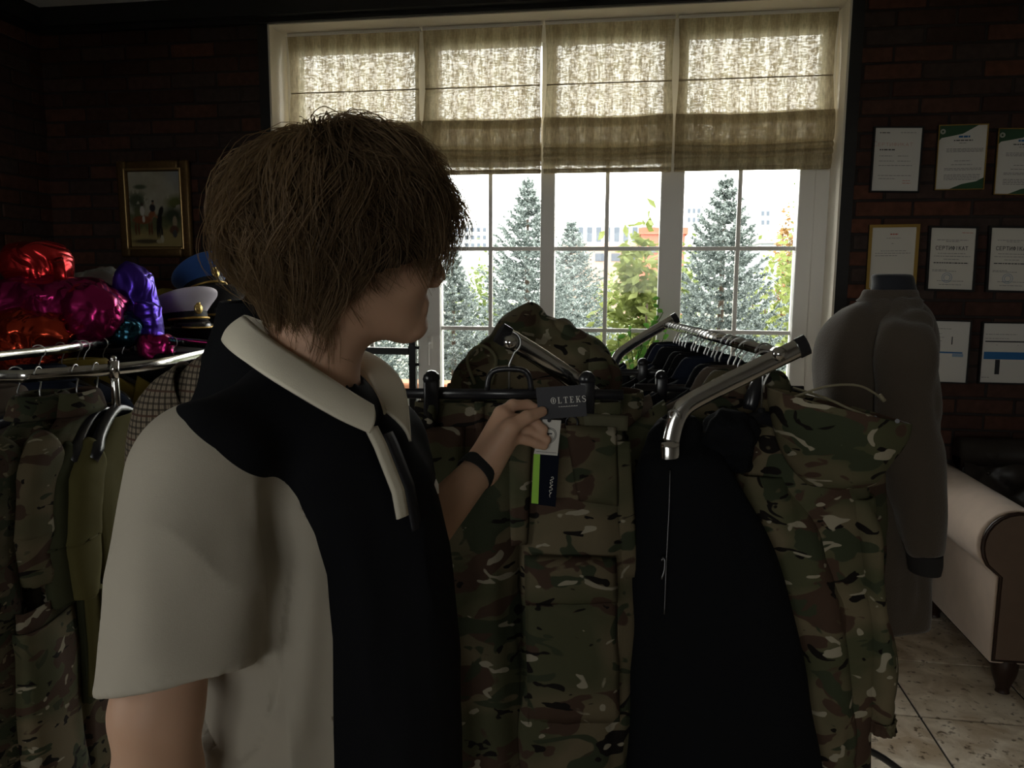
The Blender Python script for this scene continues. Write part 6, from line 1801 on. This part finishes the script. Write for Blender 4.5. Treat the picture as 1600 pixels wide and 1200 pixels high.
M_CREAM = mat('cream_jersey_shaded', (.37, .335, .28), .9, spec=.15, bump=.08, bscale=900, var=.03, vscale=30)  # cream set darker than the collar: shade put into the sleeve colour
M_JET = mat('black_jersey', (.008, .0085, .011), .85, spec=.12)
a, b = sub_tris(Vs, Tp); mkn('shirt_front', a, b, M_JET, person, label='black front and shoulder panel')
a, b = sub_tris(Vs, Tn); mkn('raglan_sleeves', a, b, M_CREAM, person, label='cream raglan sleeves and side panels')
# hem stitch of the sleeve
def strip(name, top, bot, m, n=60, rows=5, th=.003, bulge=.0, label=None):
    T = cat([list(PX(*q)) for q in top], n); B = cat([list(PX(*q)) for q in bot], n)
    V = []; F = []
    c0 = (T.mean(0) + B.mean(0)) / 2
    for i in range(rows + 1):
        t = i / rows
        P = T * (1 - t) + B * t
        out = P - c0; out[:, 2] *= .2; out /= np.linalg.norm(out, axis=1, keepdims=True)
        P = P + out * (bulge * math.sin(math.pi * t))
        V += [tuple(p) for p in P]
    for i in range(rows):
        for j in range(n - 1):
            a = i * n + j; F.append((a, a + 1, a + n + 1, a + n))
    o = mk(name, V, F, m, person, True, label)
    md = o.modifiers.new('thickness', 'SOLIDIFY'); md.thickness = th; md.offset = 0
    return o
ctop = [(583, 634, .872), (545, 611, .860), (480, 568, .852), (425, 531, .866), (388, 500, .905), (385, 494, .950), (415, 505, .995), (480, 528, 1.010), (535, 543, 1.000), (572, 585, .975), (604, 643, .935)]
cbot = [(577, 677, .852), (525, 653, .828), (450, 609, .815), (395, 574, .830), (358, 545, .880), (350, 528, .965), (390, 530, 1.030), (470, 545, 1.060), (562, 547, 1.050), (626, 594, 1.010), (641, 690, .955)]
M_COLLAR = mat('cream_collar_knit_lit', (.70, .65, .54), .9, spec=.15, bump=.12, bscale=800)  # lighter cream: light from the window put into the collar colour
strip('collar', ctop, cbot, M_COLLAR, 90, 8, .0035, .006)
cin = [(570, 660, .900), (540, 640, .885), (490, 605, .880), (440, 575, .890), (415, 550, .915), (418, 540, .945), (440, 545, .975), (485, 560, .985), (530, 580, .980), (560, 620, .960), (590, 660, .930)]
strip('collar_stand', ctop, cin, M_COLLAR, 90, 6, .003, 0)
# placket: cream strip between the black halves, and the glossy far edge
def chest(z, w, off=.003):
    a, b, s = torso_axis(np.array([z])); a, b, s = a[0], b[0], s[0]
    u = s + (a + off) * math.sqrt(max(0, 1 - (w / (b + off)) ** 2))
    return NB + fb * u + rb * w + ZUP * (z - ZN)
def chest_strip(name, w0, w1, z0, z1, m, off, n=24, label=None):
    V = []; F = []
    for i in range(n + 1):
        z = z0 + (z1 - z0) * i / n
        for j in range(4):
            V.append(chest(z, w0 + (w1 - w0) * j / 3, off))
    for i in range(n):
        for j in range(3):
            a = i * 4 + j; F.append((a, a + 1, a + 5, a + 4))
    o = mk(name, V, F, m, person, True, label); md = o.modifiers.new('thickness', 'SOLIDIFY'); md.thickness = .003; md.offset = 1
    return o
z1_ = ZN - .150
chest_strip('placket', -.004, .016, ZN - .05, z1_, M_COLLAR, .007)
chest_strip('placket_edge', -.026, -.006, ZN - .06, ZN - .17, mat('black_satin_edge', (.010, .010, .013), .55), .007)
lg = chest(ZN - .145, -.10, .006)
MB().prism([lg + rb * a + ZUP * b for a, b in ((-.008, -.008), (.002, -.010), (.004, .002), (-.002, .012), (-.007, .004))], fb * .001).build('chest_logo', M_INKW, person)
# wrist band
ax = (WL - EL).normalized(); cw = PX(745, 736, 1.197)
n1 = ax.orthogonal().normalized(); n2 = ax.cross(n1)
tag_ = loft_obj('fitness_band', [(cw - ax * .0105, n1 * .0300, n2 * .0300), (cw - ax * .009, n1 * .0315, n2 * .0315), (cw + ax * .009, n1 * .0308, n2 * .0308), (cw + ax * .0105, n1 * .0292, n2 * .0292)], mat('black_rubber', (.010, .011, .014), .5), person, nseg=32, nrow=12, label='black fitness band on the wrist')
# trousers and shoes below the frame
M_TROU = mat('dark_trouser_cloth', (.015, .016, .02), .85)
hipc = NB + fb * .036 + ZUP * (-.60)
for s in (-1, 1):
    h = hipc + rb * (s * .085)
    k = Vector((h.x, h.y, .50)) + fb * .02; an = Vector((h.x, h.y, .07)) - fb * .01
    loft_obj('trouser_leg', [(h + ZUP * .10 - rb * s * .02, fb * .118, rb * .10), (h - ZUP * .02, fb * .105, rb * .092), (h.lerp(k, .6), fb * .085, rb * .08), (k, fb * .065, rb * .062), (k.lerp(an, .6), fb * .06, rb * .055), (an, fb * .06, rb * .052)], M_TROU, person, nseg=32, nrow=40, amp=.01, sc=(10, 10, 5), seed=130 + s, thick=.003)
    f0 = Vector((an.x, an.y, 0))
    loft_obj('shoe', [(f0 - fb * .07 + ZUP * .04, rb * .02, ZUP * .03), (f0 - fb * .05 + ZUP * .05, rb * .036, ZUP * .05), (f0 + fb * .03 + ZUP * .048, rb * .042, ZUP * .048), (f0 + fb * .11 + ZUP * .034, rb * .05, ZUP * .034), (f0 + fb * .18 + ZUP * .026, rb * .036, ZUP * .026), (f0 + fb * .20 + ZUP * .02, rb * .012, ZUP * .015)], mat('black_leather_shoe', (.015, .014, .013), .4), person, nseg=24, nrow=26, cap0=True, cap1=True)

# ---- hair
HH = HC_ - HR * .006 - ZUP * .002
RH = (.132, .114, .107)
pole = (ZUP * .93 - fh * .30).normalized(); p_f = (fh - pole * fh.dot(pole)).normalized(); p_r = pole.cross(p_f) * -1
if p_r.dot(rh) < 0: p_r = -p_r
def hair_pt(th, ph, m):
    """th: azimuth from the front towards the near side, ph: angle from the crown"""
    ex = np.maximum(ph - 1.95, 0); ph = np.minimum(ph, 1.95)
    d = nv(pole)[None] * np.cos(ph)[:, None] + (nv(p_f)[None] * np.cos(th)[:, None] + nv(p_r)[None] * np.sin(th)[:, None]) * np.sin(ph)[:, None]
    q = np.stack([d @ nv(fh), d @ nv(rh), d[:, 2]], 1)
    k = 1 / np.linalg.norm(q / np.array(RH), axis=1)
    hz = d.copy(); hz[:, 2] = 0; hz /= np.linalg.norm(hz, axis=1, keepdims=True) + 1e-9
    return nv(HH)[None] + d * (k * m)[:, None] - (nv(ZUP)[None] * .112 + hz * .05) * ex[:, None]
def ph_max(th):
    t = (th + math.pi) % (2 * math.pi) - math.pi; a = np.abs(t)
    return np.interp(a, [0, .5, 1.0, 1.5, 2.0, 2.5, math.pi], [1.56, 2.05, 2.36, 2.34, 2.40, 2.74, 2.90])
nu_, nv_ = 96, 48
TH = np.linspace(0, 2 * math.pi, nu_, endpoint=False); TT = np.linspace(.02, 1, nv_)
tg, tt_ = np.meshgrid(TH, TT); tg = tg.ravel(); tt_ = tt_.ravel()
phg = tt_ * np.minimum(ph_max(tg) - .28, 2.05)
P0 = hair_pt(tg, phg, np.full(len(tg), .88))
lum = .5 - np.abs(fbm(np.stack([np.cos(tg) * 5, np.sin(tg) * 5, tt_ * 2.0], 1), 21, 2))
P0 = nv(HH)[None] + (P0 - nv(HH)[None]) * (1 + .09 * lum)[:, None]
i = np.arange(nv_ - 1)[:, None] * nu_; j = np.arange(nu_)[None, :]; j2 = (j + 1) % nu_
Qh = np.stack([i + j, i + nu_ + j, i + nu_ + j2, i + j2], -1).reshape(-1, 4)
def hair_material(name, col, tl, f):
    m, nt, b = new_mat(name)
    ge = nd(nt, 'ShaderNodeNewGeometry'); mx = nd(nt, 'ShaderNodeMix', data_type='RGBA')
    mx.inputs[6].default_value = c4([c * .85 for c in col]); mx.inputs[7].default_value = c4([c * 1.15 for c in col])
    nt.links.new(ge.outputs['Random Per Island'], mx.inputs[0])
    vc = nd(nt, 'ShaderNodeVertexColor'); vc.layer_name = 'Col'; mm = nd(nt, 'ShaderNodeMix', data_type='RGBA', blend_type='MULTIPLY'); mm.inputs[0].default_value = 1
    nt.links.new(mx.outputs[2], mm.inputs[6]); nt.links.new(vc.outputs[0], mm.inputs[7]); nt.links.new(mm.outputs[2], b.inputs['Base Color'])
    setin(b, Roughness=.55); b.inputs['Specular IOR Level'].default_value = .12
    t = nd(nt, 'ShaderNodeBsdfTranslucent'); t.inputs[0].default_value = c4(tl)
    ms = nd(nt, 'ShaderNodeMixShader'); ms.inputs[0].default_value = f
    nt.links.new(b.outputs[0], ms.inputs[1]); nt.links.new(t.outputs[0], ms.inputs[2]); nt.links.new(ms.outputs[0], nt.nodes['Material Output'].inputs[0])
    return m
hb = mkn('hair', P0, Qh, mat('dark_brown_hair_mass', (.030, .018, .010), .7, spec=.2), person, label='wavy ear-length brown hair')
hb.modifiers.new('thickness', 'SOLIDIFY').thickness = .012
r = np.random.default_rng(77)
NLK, NST, NP = 480, 40, 16
V_all = []; n_str = 0; tones = []
t = np.linspace(0, 1, NP)
def ribbons(P, width):
    """P (n, NP, 3) -> narrow tapered ribbons"""
    T = np.gradient(P, axis=1); T /= np.linalg.norm(T, axis=2, keepdims=True) + 1e-9
    side = r.normal(size=(len(P), 1, 3)); W = np.cross(T, side); W /= np.linalg.norm(W, axis=2, keepdims=True) + 1e-9
    w = (width * (1 - .75 * t ** 2))[None, :, None]
    return np.stack([P - W * w, P + W * w], 2)
for l in range(NLK):
    th0 = r.uniform(0, 2 * math.pi); pmx = float(ph_max(np.array([th0]))[0])
    lay = r.uniform(0, 1)                                   # layered cut: short locks on top, long ones under
    pm = pmx * (.55 + .52 * lay ** .7)
    ph0 = r.uniform(.02, .95) * min(1, pm / 1.7)
    amp_, frq, phs = r.uniform(.10, .34), r.uniform(.8, 1.6), r.uniform(0, 7); tone = r.uniform(.4, 1.5)
    sweep = .35 * math.sin(th0) * (-1 if abs(th0 - math.pi) > 1.6 else .3) + r.uniform(-.3, .3)
    base_m = .90 + .09 * (1 - lay) + r.uniform(-.04, .06); flick = r.uniform(-.04, .20); wavem = r.uniform(.025, .085)
    ph = ph0 + (pm - ph0) * t
    th = th0 + (amp_ * np.sin(frq * 2 * math.pi * t + phs) * t + sweep * t * t) / np.maximum(.5, np.sin(ph))
    m = base_m + wavem * np.sin(frq * 2 * math.pi * t + phs + 1.2) + flick * t ** 3 + .03 * np.sin(math.pi * t) - .04 * (1 - t) ** 3
    C0 = hair_pt(th, ph, m)
    n = NST
    off = r.normal(size=(n, 1, 3)); rad = r.uniform(.006, .013) * (1.0 - .55 * t ** 1.5) * np.minimum(1, .45 + 2.5 * t)
    jit = r.normal(size=(n, 1, 3)) * .004 * (t ** 2)[None, :, None]
    ln = r.uniform(.82, 1.0, (n, 1)) * t[None, :]
    CI = np.stack([np.stack([np.interp(ln[k], t, C0[:, q]) for q in range(3)], 1) for k in range(n)])
    V_all.append(ribbons(CI + off * rad[None, :, None] + jit, .0006)); n_str += n; tones += [tone] * n
# flyaways and loose ends
n = 420
P = []
for k in range(n):
    th0 = r.uniform(0, 2 * math.pi); ph0 = r.uniform(.1, 1.6); L = r.uniform(.2, .7)
    ph = ph0 + L * t; th = th0 + r.uniform(-.5, .5) * t + .1 * np.sin(5 * t + r.uniform(0, 6))
    P.append(hair_pt(th, np.minimum(ph, ph_max(th)), .98 + r.uniform(.02, .13) * t ** 1.3 + .012 * np.sin(6 * t + k)))
V_all.append(ribbons(np.array(P), .00040)); n_str += n; tones += [1.0] * n
# fringe strands curling forward past the forehead
P = []
for k in range(560):
    th0 = r.normal() * .42; ph0 = r.uniform(.35, .8)
    ph = ph0 + (r.uniform(1.45, 1.72) - ph0) * t; th = th0 + .18 * np.sin(3 * t + k % 7) + .25 * t * t * r.uniform(-.3, 1)
    lk = k % 9
    P.append(hair_pt(th, ph, .97 + .05 * np.sin(math.pi * t) + (.02 + .012 * (lk % 4)) * t ** 2 + .012 * np.sin(7 * t + lk)))
V_all.append(ribbons(np.array(P), .0006)); n_str += 560; tones += [1.0] * 560
VV = np.concatenate(V_all, 0); ns = len(VV)
b0 = (np.arange(ns) * NP * 2)[:, None]; k = np.arange(NP - 1)[None, :] * 2
Qr = np.stack([b0 + k, b0 + k + 1, b0 + k + 3, b0 + k + 2], -1).reshape(-1, 4)
o = mkn('hair_strands', VV.reshape(-1, 3), Qr, hair_material('brown_hair_strands', (.125, .085, .050), (.36, .235, .115), .34), hb)

ca = o.data.color_attributes.new('Col', 'FLOAT_COLOR', 'POINT')
tn = np.repeat(np.array(tones), NP * 2)
ca.data.foreach_set('color', np.stack([tn, tn, tn, np.ones_like(tn)], 1).astype(np.float32).ravel())
